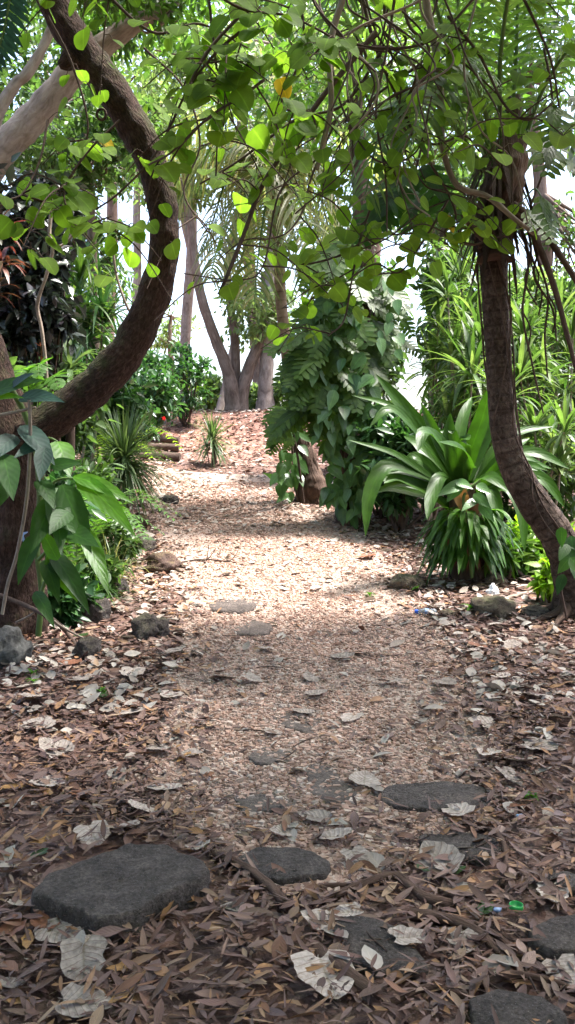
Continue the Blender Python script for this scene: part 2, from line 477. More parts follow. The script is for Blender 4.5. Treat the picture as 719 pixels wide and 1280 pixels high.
def stonemat(name, cols, scale=6., moss=None, bump=.5, rough=.9, speck=None):
    m, nt, out = mat(name); L = nt.links.new
    tc = N(nt, 'ShaderNodeTexCoord'); oi = N(nt, 'ShaderNodeObjectInfo')
    va = N(nt, 'ShaderNodeVectorMath', operation='ADD'); L(tc.outputs['Object'], va.inputs[0]); L(oi.outputs['Location'], va.inputs[1])
    n1 = N(nt, 'ShaderNodeTexNoise', Scale=scale, Detail=9., Roughness=.7); L(va.outputs[0], n1.inputs['Vector'])
    n2 = N(nt, 'ShaderNodeTexNoise', Scale=scale * 8, Detail=6., Roughness=.7); L(va.outputs[0], n2.inputs['Vector'])
    rp = ramp(nt, [(.3 + .4 * i / max(1, len(cols) - 1), c) for i, c in enumerate(cols)]); L(n1.outputs['Fac'], rp.inputs[0])
    col = rp.outputs[0]
    mr = N(nt, 'ShaderNodeMapRange'); mr.inputs['From Min'].default_value = .3; mr.inputs['From Max'].default_value = .7; mr.inputs['To Min'].default_value = .55; mr.inputs['To Max'].default_value = 1.45
    L(n2.outputs['Fac'], mr.inputs['Value'])
    mx = N(nt, 'ShaderNodeMix', data_type='RGBA', blend_type='MULTIPLY'); mx.inputs['Factor'].default_value = 1; L(col, mx.inputs['A']); L(mr.outputs[0], mx.inputs['B']); col = mx.outputs['Result']
    if speck:
        v = N(nt, 'ShaderNodeTexVoronoi', Scale=scale * 11, Randomness=1.); L(va.outputs[0], v.inputs['Vector'])
        mrs = N(nt, 'ShaderNodeMapRange'); mrs.inputs['From Min'].default_value = .18; mrs.inputs['From Max'].default_value = .1; mrs.inputs['To Max'].default_value = .8
        L(v.outputs['Distance'], mrs.inputs['Value'])
        mk = N(nt, 'ShaderNodeMix', data_type='RGBA'); L(mrs.outputs[0], mk.inputs['Factor']); L(col, mk.inputs['A']); mk.inputs['B'].default_value = (*speck, 1); col = mk.outputs['Result']
    if moss:
        geo = N(nt, 'ShaderNodeNewGeometry'); sz = N(nt, 'ShaderNodeSeparateXYZ'); L(geo.outputs['Normal'], sz.inputs[0])
        ma = N(nt, 'ShaderNodeMath', operation='MULTIPLY_ADD'); L(sz.outputs[2], ma.inputs[0]); ma.inputs[1].default_value = .3; L(n1.outputs['Fac'], ma.inputs[2])
        m2 = N(nt, 'ShaderNodeMapRange'); m2.inputs['From Min'].default_value = .66; m2.inputs['From Max'].default_value = .9; m2.inputs['To Max'].default_value = .8
        L(ma.outputs[0], m2.inputs['Value'])
        m3 = N(nt, 'ShaderNodeMix', data_type='RGBA'); L(m2.outputs[0], m3.inputs['Factor']); L(col, m3.inputs['A']); m3.inputs['B'].default_value = (*moss, 1); col = m3.outputs['Result']
    b = N(nt, 'ShaderNodeBsdfPrincipled', Roughness=rough); b.inputs['Specular IOR Level'].default_value = .3
    L(col, b.inputs['Base Color'])
    ad = N(nt, 'ShaderNodeMath', operation='MULTIPLY_ADD'); L(n2.outputs['Fac'], ad.inputs[0]); ad.inputs[1].default_value = .8; L(n1.outputs['Fac'], ad.inputs[2])
    bp = N(nt, 'ShaderNodeBump', Strength=bump, Distance=.015); L(ad.outputs[0], bp.inputs['Height']); L(bp.outputs[0], b.inputs['Normal'])
    L(b.outputs[0], out.inputs[0])
    return m


def plainmat(name, col, rough=.5, trans=0., alpha=1.):
    m, nt, out = mat(name)
    b = N(nt, 'ShaderNodeBsdfPrincipled', Roughness=rough)
    n = N(nt, 'ShaderNodeTexNoise', Scale=40., Detail=3.)
    mx = N(nt, 'ShaderNodeMix', data_type='RGBA')
    mx.inputs['A'].default_value = (*[c * .8 for c in col], 1); mx.inputs['B'].default_value = (*col, 1)
    nt.links.new(n.outputs['Fac'], mx.inputs['Factor']); nt.links.new(mx.outputs['Result'], b.inputs['Base Color'])
    b.inputs['Transmission Weight'].default_value = trans
    nt.links.new(b.outputs[0], out.inputs[0])
    return m


def groundmat(name, litter, soil, mound, scale=16., path=False):
    m, nt, out = mat(name); L = nt.links.new
    geo = N(nt, 'ShaderNodeNewGeometry')
    wv = N(nt, 'ShaderNodeTexNoise', Scale=5., Detail=3.); L(geo.outputs['Position'], wv.inputs['Vector'])
    vs = N(nt, 'ShaderNodeVectorMath', operation='MULTIPLY_ADD'); vs.inputs[1].default_value = (.15, .15, .15)
    L(wv.outputs['Color'], vs.inputs[0]); L(geo.outputs['Position'], vs.inputs[2])
    vo = N(nt, 'ShaderNodeTexVoronoi', Scale=scale, Randomness=1.); L(vs.outputs[0], vo.inputs['Vector'])
    sx = N(nt, 'ShaderNodeSeparateColor'); L(vo.outputs['Color'], sx.inputs[0])
    rp = ramp(nt, [(i / (len(litter) - 1), c) for i, c in enumerate(litter)]); L(sx.outputs[0], rp.inputs[0])
    n1 = N(nt, 'ShaderNodeTexNoise', Scale=1.6, Detail=6., Roughness=.65); L(geo.outputs['Position'], n1.inputs['Vector'])
    mr = N(nt, 'ShaderNodeMapRange'); mr.inputs['From Min'].default_value = .4; mr.inputs['From Max'].default_value = .62
    L(n1.outputs['Fac'], mr.inputs['Value'])
    mx = N(nt, 'ShaderNodeMix', data_type='RGBA'); L(mr.outputs[0], mx.inputs['Factor']); L(rp.outputs[0], mx.inputs['A']); mx.inputs['B'].default_value = (*soil, 1)
    if path:
        mm = N(nt, 'ShaderNodeMath', operation='MULTIPLY'); L(mr.outputs[0], mm.inputs[0]); mm.inputs[1].default_value = .45; L(mm.outputs[0], mx.inputs['Factor'])
    col = mx.outputs['Result']
    n3 = N(nt, 'ShaderNodeTexNoise', Scale=60., Detail=4., Roughness=.7); L(geo.outputs['Position'], n3.inputs['Vector'])
    m3 = N(nt, 'ShaderNodeMapRange'); m3.inputs['From Min'].default_value = .3; m3.inputs['From Max'].default_value = .7; m3.inputs['To Min'].default_value = .6; m3.inputs['To Max'].default_value = 1.4
    L(n3.outputs['Fac'], m3.inputs['Value'])
    mq = N(nt, 'ShaderNodeMix', data_type='RGBA', blend_type='MULTIPLY'); mq.inputs['Factor'].default_value = 1; L(col, mq.inputs['A']); L(m3.outputs[0], mq.inputs['B']); col = mq.outputs['Result']
    if mound:
        sy = N(nt, 'ShaderNodeSeparateXYZ'); L(geo.outputs['Position'], sy.inputs[0])
        ay = N(nt, 'ShaderNodeMath', operation='MULTIPLY_ADD'); L(n1.outputs['Fac'], ay.inputs[0]); ay.inputs[1].default_value = 4.; L(sy.outputs[1], ay.inputs[2])
        my = N(nt, 'ShaderNodeMapRange'); my.inputs['From Min'].default_value = 18.5; my.inputs['From Max'].default_value = 21.; my.inputs['To Max'].default_value = .8
        L(ay.outputs[0], my.inputs['Value'])
        mo = N(nt, 'ShaderNodeMix', data_type='RGBA'); L(my.outputs[0], mo.inputs['Factor']); L(col, mo.inputs['A'])
        mo2 = N(nt, 'ShaderNodeMix', data_type='RGBA', blend_type='MULTIPLY'); mo2.inputs['Factor'].default_value = 1; mo2.inputs['A'].default_value = (*mound, 1); L(m3.outputs[0], mo2.inputs['B'])
        L(mo2.outputs['Result'], mo.inputs['B']); col = mo.outputs['Result']
    b = N(nt, 'ShaderNodeBsdfPrincipled', Roughness=.95); b.inputs['Specular IOR Level'].default_value = .15
    L(col, b.inputs['Base Color'])
    hh = N(nt, 'ShaderNodeMath', operation='MULTIPLY_ADD'); L(n3.outputs['Fac'], hh.inputs[0]); hh.inputs[1].default_value = .5; L(vo.outputs['Distance'], hh.inputs[2])
    bp = N(nt, 'ShaderNodeBump', Strength=.8, Distance=.02); L(hh.outputs[0], bp.inputs['Height']); L(bp.outputs[0], b.inputs['Normal'])
    L(b.outputs[0], out.inputs[0])
    return m


LITTER = [(.065, .034, .028), (.12, .066, .055), (.18, .105, .085), (.22, .155, .135), (.14, .075, .055), (.28, .20, .175)]
M = {}
M['ground'] = groundmat('ground_soil', LITTER, (.085, .05, .038), (.24, .125, .095))
M['path'] = groundmat('path_gravel_bed', [(.21, .145, .115), (.34, .25, .20), (.44, .345, .29), (.26, .185, .145), (.50, .425, .37)], (.27, .195, .155), None, scale=55., path=True)
M['chips'] = leafmat('gravel_chips', [(.23, .138, .10), (.35, .22, .168), (.44, .305, .24), (.15, .087, .066), (.50, .40, .335), (.29, .172, .125)], transl=0, veins=False, rough=.9, spec=.15)
M['litter'] = leafmat('brown_litter', [(0.054, 0.028, 0.022), (0.102, 0.051, 0.04), (0.155, 0.087, 0.071), (0.102, 0.062, 0.056), (0.202, 0.123, 0.099), (0.071, 0.036, 0.027), (0.262, 0.17, 0.135), (0.119, 0.06, 0.04), (0.155, 0.103, 0.09), (0.298, 0.154, 0.067), (0.083, 0.044, 0.036), (0.143, 0.087, 0.077), (0.179, 0.082, 0.045), (0.066, 0.035, 0.028), (0.3, 0.2, 0.13), (0.26, 0.13, 0.06)], transl=0, rough=.6, spec=.3, rib=1.25, bump=.15)
M['pale_litter'] = leafmat('pale_litter', [(.26, .22, .19), (.36, .31, .27), (.44, .39, .34), (.30, .24, .20)], transl=.12, tcol=(1, .95, .85), rough=.75, spec=.2, rib=1.2)
M['dry_pale'] = leafmat('dry_pale_leaf', [(.36, .295, .255), (.48, .405, .355)], transl=.1, tcol=(1, .95, .85), rough=.85, spec=.1, rib=.7, bump=.3, stain=(.14, .085, .06))
M['dry_tan'] = leafmat('dry_tan_leaf', [(.30, .15, .055), (.40, .22, .08)], transl=.15, tcol=(1.1, 1, .7), rough=.6, rib=1.2)
M['dry_brown'] = leafmat('dry_brown_leaf', [(.16, .065, .035), (.22, .09, .05)], transl=.1, tcol=(1, .9, .8), rough=.55, rib=1.2)
M['yellow'] = leafmat('yellow_leaf', [(.65, .45, .03), (.6, .42, .03)], tcol=(1.2, 1.1, .6), transl=.5)
M['vine_leaf'] = leafmat('vine_leaf', [(.065, .12, .014), (.095, .165, .02), (.12, .20, .028), (.075, .14, .018)], tcol=(1.75, 1.9, .8), transl=.58, rough=.65, spec=.12)
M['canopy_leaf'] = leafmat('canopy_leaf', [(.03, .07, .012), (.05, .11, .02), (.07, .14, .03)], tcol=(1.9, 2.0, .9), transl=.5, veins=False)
M['far_leaf'] = leafmat('far_leaf', [(.08, .125, .045), (.11, .165, .06), (.14, .20, .08)], tcol=(1.8, 1.9, 1.0), transl=.5, veins=False)  # sunlit brightness of the far crowns put into the leaf colour
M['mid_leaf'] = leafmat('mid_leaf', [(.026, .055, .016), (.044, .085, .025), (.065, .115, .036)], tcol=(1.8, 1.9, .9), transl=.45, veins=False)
M['hibiscus_leaf'] = leafmat('shrub_leaf', [(.018, .05, .018), (.03, .08, .026), (.05, .11, .035)], tcol=(1.7, 1.9, .9), transl=.35, veins=False, rough=.35)
M['dark_leaf'] = leafmat('dark_leaf', [(.012, .014, .016), (.02, .03, .022), (.022, .018, .024), (.03, .045, .03)], tcol=(1.3, 1.5, 1.0), transl=.15, rough=.28, spec=.6)
M['monstera'] = leafmat('slit_leaf', [(.035, .072, .012), (.055, .105, .018), (.085, .145, .028)], tcol=(1.8, 2.0, .8), transl=.42, rough=.4, spec=.35)
M['pothos'] = leafmat('pothos_leaf', [(.045, .10, .03), (.065, .14, .042), (.10, .18, .065)], tcol=(1.6, 1.9, .8), transl=.35, rough=.3, spec=.55)
M['crinum'] = leafmat('strap_leaf', [(.017, .05, .006), (.026, .068, .008), (.038, .088, .012)], tcol=(1.8, 2.0, .7), transl=.38, rough=.42, spec=.22, rib=1.3)  # green darkened in place of half-shade on the big leaves
M['skirt'] = leafmat('short_strap_leaf', [(.03, .085, .010), (.045, .115, .013), (.065, .145, .02)], tcol=(1.8, 2.0, .7), transl=.38, rough=.38, spec=.35, rib=1.3)  # lighter copy of the strap green, brightened to match the sunlit leaves above
M['anthurium'] = leafmat('broad_leaf', [(.014, .042, .012), (.024, .066, .012), (.038, .10, .014)], tcol=(1.8, 2.1, .6), transl=.45, rough=.5, spec=.3)
M['blue_leaf'] = leafmat('bluish_leaf', [(.014, .036, .026), (.02, .052, .037)], tcol=(1.4, 1.7, 1.0), transl=.3, rough=.55, spec=.3)
M['bright_anth'] = leafmat('bright_leaf', [(.06, .17, .012), (.08, .2, .016)], tcol=(1.8, 2.0, .5), transl=.55, rough=.4)
M['dracaena'] = leafmat('dracaena_leaf', [(.028, .055, .016), (.045, .085, .024), (.075, .125, .04), (.12, .16, .065), (.03, .07, .018)], tcol=(1.7, 1.9, .8), transl=.38, rough=.45, spec=.25)
M['spiky'] = leafmat('spiky_leaf', [(.045, .08, .03), (.07, .12, .045), (.12, .16, .08), (.055, .10, .03)], tcol=(1.5, 1.7, .8), transl=.3, rough=.4)
M['palm_leaf'] = leafmat('palm_leaflet', [(.045, .09, .022), (.07, .125, .032), (.11, .16, .05)], tcol=(1.8, 2.0, .8), transl=.4, veins=False, rough=.4)
M['palm_pale'] = leafmat('pale_palm_leaflet', [(.07, .11, .03), (.12, .16, .05), (.2, .2, .09), (.26, .24, .14)], tcol=(1.6, 1.7, .9), transl=.45, veins=False, rough=.45)
M['fern'] = leafmat('fern_leaf', [(.04, .095, .018), (.06, .13, .025)], tcol=(1.8, 2, .7), transl=.5, veins=False)
M['sunny'] = leafmat('yellow_green_leaf', [(.14, .25, .02), (.2, .32, .03), (.1, .2, .02)], tcol=(1.7, 1.8, .5), transl=.5)  # backlit sun put into the yellow-green
M['cordyline'] = leafmat('red_leaf', [(.09, .022, .025), (.12, .045, .028), (.07, .04, .02), (.04, .045, .02)], tcol=(1.4, 1.0, .8), transl=.35)
M['petal'] = leafmat('red_petal', [(.6, .02, .02), (.7, .03, .03)], tcol=(1.3, .8, .8), transl=.4, veins=False)
M['bark_dark'] = barkmat('reddish_dark_bark', [(.014, .007, .0055), (.034, .018, .013), (.066, .037, .028), (.115, .075, .06)], su=55, sv=22, moss=(.055, .06, .022), mossamt=.75, bump=1.3)
M['bark_grey'] = barkmat('pale_grey_bark', [(.12, .09, .075), (.24, .19, .165), (.34, .29, .26)], su=14, sv=5, bump=.5)
M['bark_far'] = barkmat('grey_brown_bark', [(.065, .044, .034), (.135, .096, .076), (.21, .158, .13)], su=14, sv=3, bump=.5)
M['bark_palm'] = barkmat('palm_bark', [(.014, .009, .007), (.038, .025, .018), (.078, .054, .042), (.135, .10, .08)], su=22, sv=20, rings=9., bump=.9)
M['bark_orange'] = barkmat('tan_palm_bark', [(.11, .07, .045), (.21, .14, .095), (.30, .215, .155)], su=9, sv=8, rings=8., bump=.6)
M['bark_root'] = barkmat('rooted_bark', [(.03, .02, .015), (.075, .047, .035), (.13, .085, .06)], su=34, sv=2.5, bump=1.)
M['stem'] = barkmat('brown_stem', [(.035, .022, .018), (.07, .046, .036), (.12, .085, .066)], su=40, sv=8, bump=.3)
M['stem_pale'] = barkmat('pale_stem', [(.13, .10, .08), (.22, .175, .14), (.30, .25, .2)], su=40, sv=8, bump=.4)
M['stem_green'] = barkmat('green_stalk', [(.05, .09, .02), (.08, .13, .035), (.12, .17, .06)], su=20, sv=4, bump=.2, rough=.5)
M['root'] = barkmat('root_bark', [(.05, .028, .02), (.10, .06, .045), (.16, .10, .075)], su=40, sv=8, bump=.7)
M['slab'] = stonemat('dark_paving', [(.05, .039, .034), (.09, .071, .062), (.155, .122, .105)], scale=9., speck=(.24, .21, .2), bump=1.3)
M['flush'] = stonemat('flush_stone', [(.07, .055, .046), (.115, .09, .077), (.17, .135, .115)], scale=7., bump=.7)
M['rock'] = stonemat('rough_rock', [(.022, .017, .015), (.055, .044, .039), (.115, .097, .088)], scale=7., moss=(.055, .05, .022), bump=1.)
M['rock_red'] = stonemat('reddish_rock', [(.03, .018, .014), (.07, .042, .033), (.11, .075, .058)], scale=5., moss=(.10, .075, .025), bump=1.)
M['rock_grey'] = stonemat('grey_rock', [(.022, .021, .020), (.055, .053, .05), (.115, .112, .105)], scale=4., bump=.9)
M['dirt'] = stonemat('mossy_clod', [(.06, .045, .032), (.12, .09, .065), (.2, .16, .12)], scale=8., moss=(.07, .075, .025), bump=.9)
M['blue_plastic'] = plainmat('blue_plastic', (.03, .12, .6), .3)
M['clear_plastic'] = plainmat('clear_plastic', (.75, .8, .88), .15, trans=.75)
M['white_plastic'] = plainmat('white_plastic', (.72, .74, .76), .4)
M['green_plastic'] = plainmat('green_plastic', (.02, .32, .06), .35)
M['ribbon'] = plainmat('pale_blue_ribbon', (.3, .42, .65), .5)

# ------------------------------------------------------------------ ground, path
def grid_sheet(name, xs, ys, m, zf, kind='structure'):
    X, Y = np.meshgrid(xs, ys)
    Z = zf(X, Y)
    nx, ny = len(xs), len(ys)
    v = np.stack([X, Y, Z], -1).reshape(-1, 3)
    i, j = np.meshgrid(np.arange(ny - 1), np.arange(nx - 1), indexing='ij')
    f = np.stack([i * nx + j, i * nx + j + 1, (i + 1) * nx + j + 1, (i + 1) * nx + j], -1).reshape(-1, 4)
    mb = MB(); mb.add(v, f, v[:, :2])
    return tag(mb.build(name, m), kind=kind)


xs = np.concatenate([np.linspace(-300, -9, 30)[:-1], np.linspace(-9, 9, 260), np.linspace(9, 300, 30)[1:]])
ys = np.concatenate([np.linspace(-40, 0, 40)[:-1], np.linspace(0, 26, 380), np.linspace(26, 400, 60)[1:]])
ground = grid_sheet('ground', xs, ys, M['ground'], gz)
tag(ground, 'brown earth under leaf litter, rising to a reddish bank', 'ground')

ROWS = [(1105, 350, 440), (1075, 300, 500), (1040, 250, 560), (1000, 205, 596), (950, 188, 606), (900, 203, 596), (850, 222, 580), (800, 232, 556), (750, 222, 522), (700, 202, 482), (670, 196, 455), (640, 192, 415), (615, 190, 378), (598, 190, 350), (582, 192, 330)]
_l = np.array([G(a, y) for y, a, b in ROWS]); _r = np.array([G(b, y) for y, a, b in ROWS])


def pl(y):
    return np.interp(y, _l[:, 1], _l[:, 0])


def pr(y):
    return np.interp(y, _r[:, 1], _r[:, 0])


Y0, Y1 = _l[0, 1], _l[-1, 1]
py_ = np.linspace(Y0, Y1, 330); ps = np.linspace(0, 1, 50)
V = []
for k, y in enumerate(py_):
    ja = .16 * mnoise.fractal(Vector((y * 2.2, 0, 3)), 1, 2, 4); jb = .2 * mnoise.fractal(Vector((y * 2.2, 5, 9)), 1, 2, 4)
    a, b = pl(y) + ja, pr(y) + jb
    V.append(np.stack([a + (b - a) * ps, np.full(50, y) + (.14 * np.sin(ps * 9 + 2) if k < 4 else 0), np.zeros(50)], -1))
V = np.array(V).reshape(-1, 3); V[:, 2] = gz(V[:, 0], V[:, 1]) + .012
_i, _j = np.meshgrid(np.arange(329), np.arange(49), indexing='ij')
mb = MB(); mb.add(V, np.stack([_i * 50 + _j, _i * 50 + _j + 1, (_i + 1) * 50 + _j + 1, (_i + 1) * 50 + _j], -1).reshape(-1, 4))
tag(mb.build('path', M['path']), 'pale gravel footpath leading up between the plants', 'path', kind='structure')


def inpath(x, y, pad=0.):
    return (x > pl(y) - pad) & (x < pr(y) + pad) & (y > Y0 - .1) & (y < Y1)


# paving stones (pixel centre, half width, half height): loose gravel and leaves are thinner on them
STONES = [(147, 1100, 105, 44), (350, 1078, 60, 18), (545, 993, 70, 17), (575, 1064, 48, 12), (704, 1166, 46, 24), (650, 1268, 62, 28), (425, 980, 40, 26), (334, 1005, 38, 14), (345, 948, 32, 10), (382, 905, 32, 18), (292, 757, 30, 11), (312, 788, 26, 7), (470, 1190, 44, 28)]
SE = []
for _x, _y, _a, _b in STONES:
    _c = G(_x, _y); SE.append((_c[0], _c[1], _a * _c[1] / F, abs(G(_x, _y - _b)[1] - G(_x, _y + _b)[1]) / 2))


def onstone(x, y, k=1.):
    r = np.zeros(np.shape(x), bool)
    for cx, cy, a, b in SE:
        r |= ((x - cx) / a) ** 2 + ((y - cy) / b) ** 2 < k
    return r


# gravel chips lying on the path
n = 85000
y = Y0 + (15 - Y0) * RNG.uniform(0, 1, n) ** 1.9 + RNG.normal(0, .06, n)
s = np.clip(RNG.normal(.5, .29, n), -.14, 1.14)
x = pl(y) + (pr(y) - pl(y)) * s
_w = np.array([mnoise.fractal(Vector((a * 1.6, b * 1.1, 3.3)), 1, 2, 4) for a, b in zip(x, y)])
k_ = (~onstone(x, y, .8) | (RNG.uniform(0, 1, n) < .40)) & (RNG.uniform(0, 1, n) < np.clip(.8 + 1.1 * _w, .25, 1)); x, y, s = x[k_], y[k_], s[k_]; n = len(x)
z = gz(x, y) + .012
sz = RNG.uniform(.006, .014, n) * RNG.choice([1, 1, 1, 1.7], n) * np.clip(y / 8, 1, 1.7)
ch = np.array([[-1, -.7, -.4], [1, -.8, -.4], [.9, .8, -.4], [-.9, .7, -.4], [-.6, -.5, .5], [.7, -.4, .6], [.5, .6, .5], [-.7, .4, .45]])
an = RNG.uniform(0, 2 * PI, n); c, s_ = np.cos(an), np.sin(an)
cv = ch[None] * (1 + RNG.normal(0, .18, (n, 8, 3))) * sz[:, None, None] * np.array([1, .75, .7])
cv = np.stack([cv[..., 0] * c[:, None] - cv[..., 1] * s_[:, None], cv[..., 0] * s_[:, None] + cv[..., 1] * c[:, None], cv[..., 2]], -1) + np.stack([x, y, z + sz * .2], -1)[:, None]
cf = np.array([[0, 1, 5, 4], [1, 2, 6, 5], [2, 3, 7, 6], [3, 0, 4, 7], [4, 5, 6, 7]])
mb = MB(); mb.add(cv, (cf[None] + (np.arange(n) * 8)[:, None, None]).reshape(-1, 4))
tag(mb.build('path_gravel', M['chips'], smooth=False), 'loose tan gravel chips scattered over the path', 'gravel', kind='stuff')


def litter(mb, n, ymin, ymax, pw, Lr, wr, width, keep, rng, nseg=3, zj=.02):
    y = ymin + (ymax - ymin) * rng.uniform(0, 1, n) ** pw
    half = np.minimum(y * .40 + .6, width)
    x = rng.uniform(-1, 1, n) * half
    k = (rng.uniform(0, 1, n) < keep(x, y)) & (~onstone(x, y, .85) | (rng.uniform(0, 1, n) < .10))
    x, y = x[k], y[k]; n = len(x)
    L = rng.uniform(*Lr, n); az = rng.uniform(0, 2 * PI, n); el = rng.normal(0, .16, n)
    d = np.stack([np.cos(az) * np.cos(el), np.sin(az) * np.cos(el), np.sin(el)], -1)
    b = np.stack([x, y, gz(x, y) + .012 + rng.uniform(0, zj, n) + np.abs(np.sin(el)) * L * .35], -1) - d * L[:, None] * .5
    b[:, 2] = np.maximum(b[:, 2], gz(b[:, 0], b[:, 1]) + .006)
    up = nrm(np.array([0, 0, 1.]) + rng.normal(0, .28, (n, 3)))
    straps(mb, b, d, L, L * rng.uniform(*wr, n), droop=rng.normal(.05, .55, n), up=up, nseg=nseg, fold=rng.choice([.1, .35, .6]) if False else .3, prof='lance')


_NEAR = float(G(420, 985)[1])


def keep_brown(x, y):
    c = np.where(inpath(x, y), 0.06 + .75 * np.clip((_NEAR - y) / 1.1, 0, 1), 1.0)
    e = np.minimum(np.abs(x - pl(y)), np.abs(x - pr(y)))
    c = np.where(inpath(x, y) & (e < .28), .38, c)
    c = np.where((y > 13) & inpath(x, y), .25, c)
    return c


mb = MB()
litter(mb, 8200, 1.7, 4.6, .9, (.035, .11), (.09, .26), 9, keep_brown, RNG, nseg=6, zj=.034)
litter(mb, 3800, 1.7, 4.8, .9, (.03, .10), (.24, .5), 9, keep_brown, RNG, nseg=5, zj=.03)
litter(mb, 15000, 1.7, 6, .9, (.01, .035), (.2, .7), 9, keep_brown, RNG, nseg=2, zj=.03)
litter(mb, 19000, 4.2, 10, .9, (.05, .12), (.16, .42), 6, keep_brown, RNG)
litter(mb, 16000, 9.5, 24, .9, (.07, .16), (.3, .5), 7, keep_brown, RNG, nseg=2)
tag(mb.build('leaf_litter', M['litter']), 'thick carpet of narrow brown fallen leaves beside the path', 'leaf litter', kind='stuff')


def keep_pale(x, y):
    q = np.where(inpath(x, y), .12, 1.0)
    q = np.where((y > 11), .9, q)
    return np.where((y < 4.6), .16, q)


mb = MB()
litter(mb, 5200, 2.2, 11, .75, (.05, .13), (.45, .8), 6, keep_pale, RNG, nseg=4)
litter(mb, 6500, 10, 24, .85, (.08, .17), (.4, .7), 7, keep_pale, RNG, nseg=2)
tag(mb.build('pale_leaf_litter', M['pale_litter']), 'scattered small pale dry leaves mixed through the brown litter', 'leaf litter', kind='stuff')

# twiggy debris among the litter
mb = MB()
for k in range(260):
    y = 1.9 + 6 * RNG.uniform() ** 1.4; x = RNG.uniform(-1, 1) * (y * .4 + .4)
    if inpath(x, y) and RNG.uniform() < .85:
        continue
    a = RNG.uniform(0, PI); L = RNG.uniform(.06, .24)
    q = [np.array([x + math.cos(a) * L * t, y + math.sin(a) * L * t, 0]) + np.append(RNG.normal(0, .008, 2), 0) for t in (-.5, 0, .5)]
    q = [np.array([p[0], p[1], gz(p[0], p[1]) + .022 + RNG.uniform(0, .012)]) for p in q]
    tube(mb, q, [.003, .0035, .002], sides=5, n=6)
tag(mb.build('twig_litter', M['stem']), 'thin dry twigs strewn through the leaf litter', 'twigs', kind='stuff')

# ------------------------------------------------------------------ stones
def flat_stone(px, py, wpx, hpx, h, label, m='slab', seed=1, rot=0., sup=2.4, name='paving_stone', sink=0., group='paving stones set in the path'):
    c = G(px, py); sc = c[1] / F
    # ground foreshortening: picture height of a flat patch -> depth
    dep = abs(G(px, py - hpx / 2)[1] - G(px, py + hpx / 2)[1])
    me = slab_mesh(name, wpx * sc / 2, dep / 2, h, seed, M[m], sup)
    o = bpy.data.objects.new(name, me); COL.objects.link(o)
    o.location = (c[0], c[1], c[2] + .004 - sink); o.rotation_euler = (0, 0, rot)
    return tag(o, label, 'stone', group)


def plane_hit(px, py, h):
    """where the pixel's ray meets the surface h above the ground"""
    d = ray(px, py); g0 = G(px, py); z = g0[2] + h
    for _ in range(4):
        t = (z - CAMH) / d[2]; q = np.array([0, 0, CAMH]) + d * t; z = float(gz(q[0], q[1])) + h
    return q


def poly_stone(pix, h, label, m='slab', seed=1, name='paving_stone', group='paving stones set in the path'):
    pts = np.array([plane_hit(a, b, h) for a, b in pix]); c = pts.mean(0); c[2] = float(gz(c[0], c[1]))
    q = (pts - c)[:, :2]
    if np.sum(q[:, 0] * np.roll(q[:, 1], -1) - q[:, 1] * np.roll(q[:, 0], -1)) < 0:
        q = q[::-1]
    k = len(q); na = 120
    dense = []
    for i in range(k):
        for t in np.linspace(0, 1, 40, endpoint=False):
            dense.append(q[i] * (1 - t) + q[(i + 1) % k] * t)
    dense = np.array(dense); ang = np.arctan2(dense[:, 1], dense[:, 0]); R = np.hypot(dense[:, 0], dense[:, 1])
    o_ = np.argsort(ang); a = np.linspace(-PI, PI, na, endpoint=False)
    r = np.interp(a, np.concatenate([ang[o_] - 2 * PI, ang[o_], ang[o_] + 2 * PI]), np.tile(R[o_], 3))
    ker = np.array([1, 2, 3, 2, 1.]) / 9
    r = np.convolve(np.concatenate([r[-2:], r, r[:2]]), ker, 'valid')
    for i in range(na):
        r[i] *= 1 + .05 * mnoise.fractal(Vector((math.cos(a[i]) * 4 + seed * 5, math.sin(a[i]) * 4, seed)), 1, 2, 3)
    prof = [(f, h) for f in np.linspace(.05, .93, 22)] + [(.955, h * .985), (.975, h * .95), (.99, h * .86), (1.0, h * .70), (1.01, h * .45), (1.015, h * .2), (1.02, -.05)]
    V = [(0, 0, h)]
    for f, z in prof:
        for i in range(na):
            x, y = math.cos(a[i]) * r[i] * f, math.sin(a[i]) * r[i] * f
            q3 = Vector((x * 9 + seed, y * 9, z * 9))
            e = 1 + (.03 * mnoise.noise(q3 * 2.5) + .015 * mnoise.noise(q3 * 7) if f > .95 else 0)
            dz = .010 * mnoise.fractal(q3 * .45, 1, 2, 3) + .004 * mnoise.noise(q3 * 2.6) + .0022 * mnoise.noise(q3 * 9) - .012 * max(0, mnoise.noise(q3 * .8 + Vector((9, 0, 0))) - .25)
            V.append((x * e, y * e, z + dz * (1 if z > h * .4 else 0)))
    mb = MB(); mb.add(V, [[0, 1 + i, 1 + (i + 1) % na] for i in range(na)])
    f2 = []
    for kk in range(len(prof) - 1):
        for i in range(na):
            j = (i + 1) % na
            f2.append([1 + kk * na + i, 1 + (kk + 1) * na + i, 1 + (kk + 1) * na + j, 1 + kk * na + j])
    mb.l.append(np.array(f2).ravel()); mb.t.append(np.full(len(f2), 4))
    me = mb.mesh(name); me.materials.append(M[m])
    o = bpy.data.objects.new(name, me); COL.objects.link(o); o.location = c
    return tag(o, label, 'stone', group)


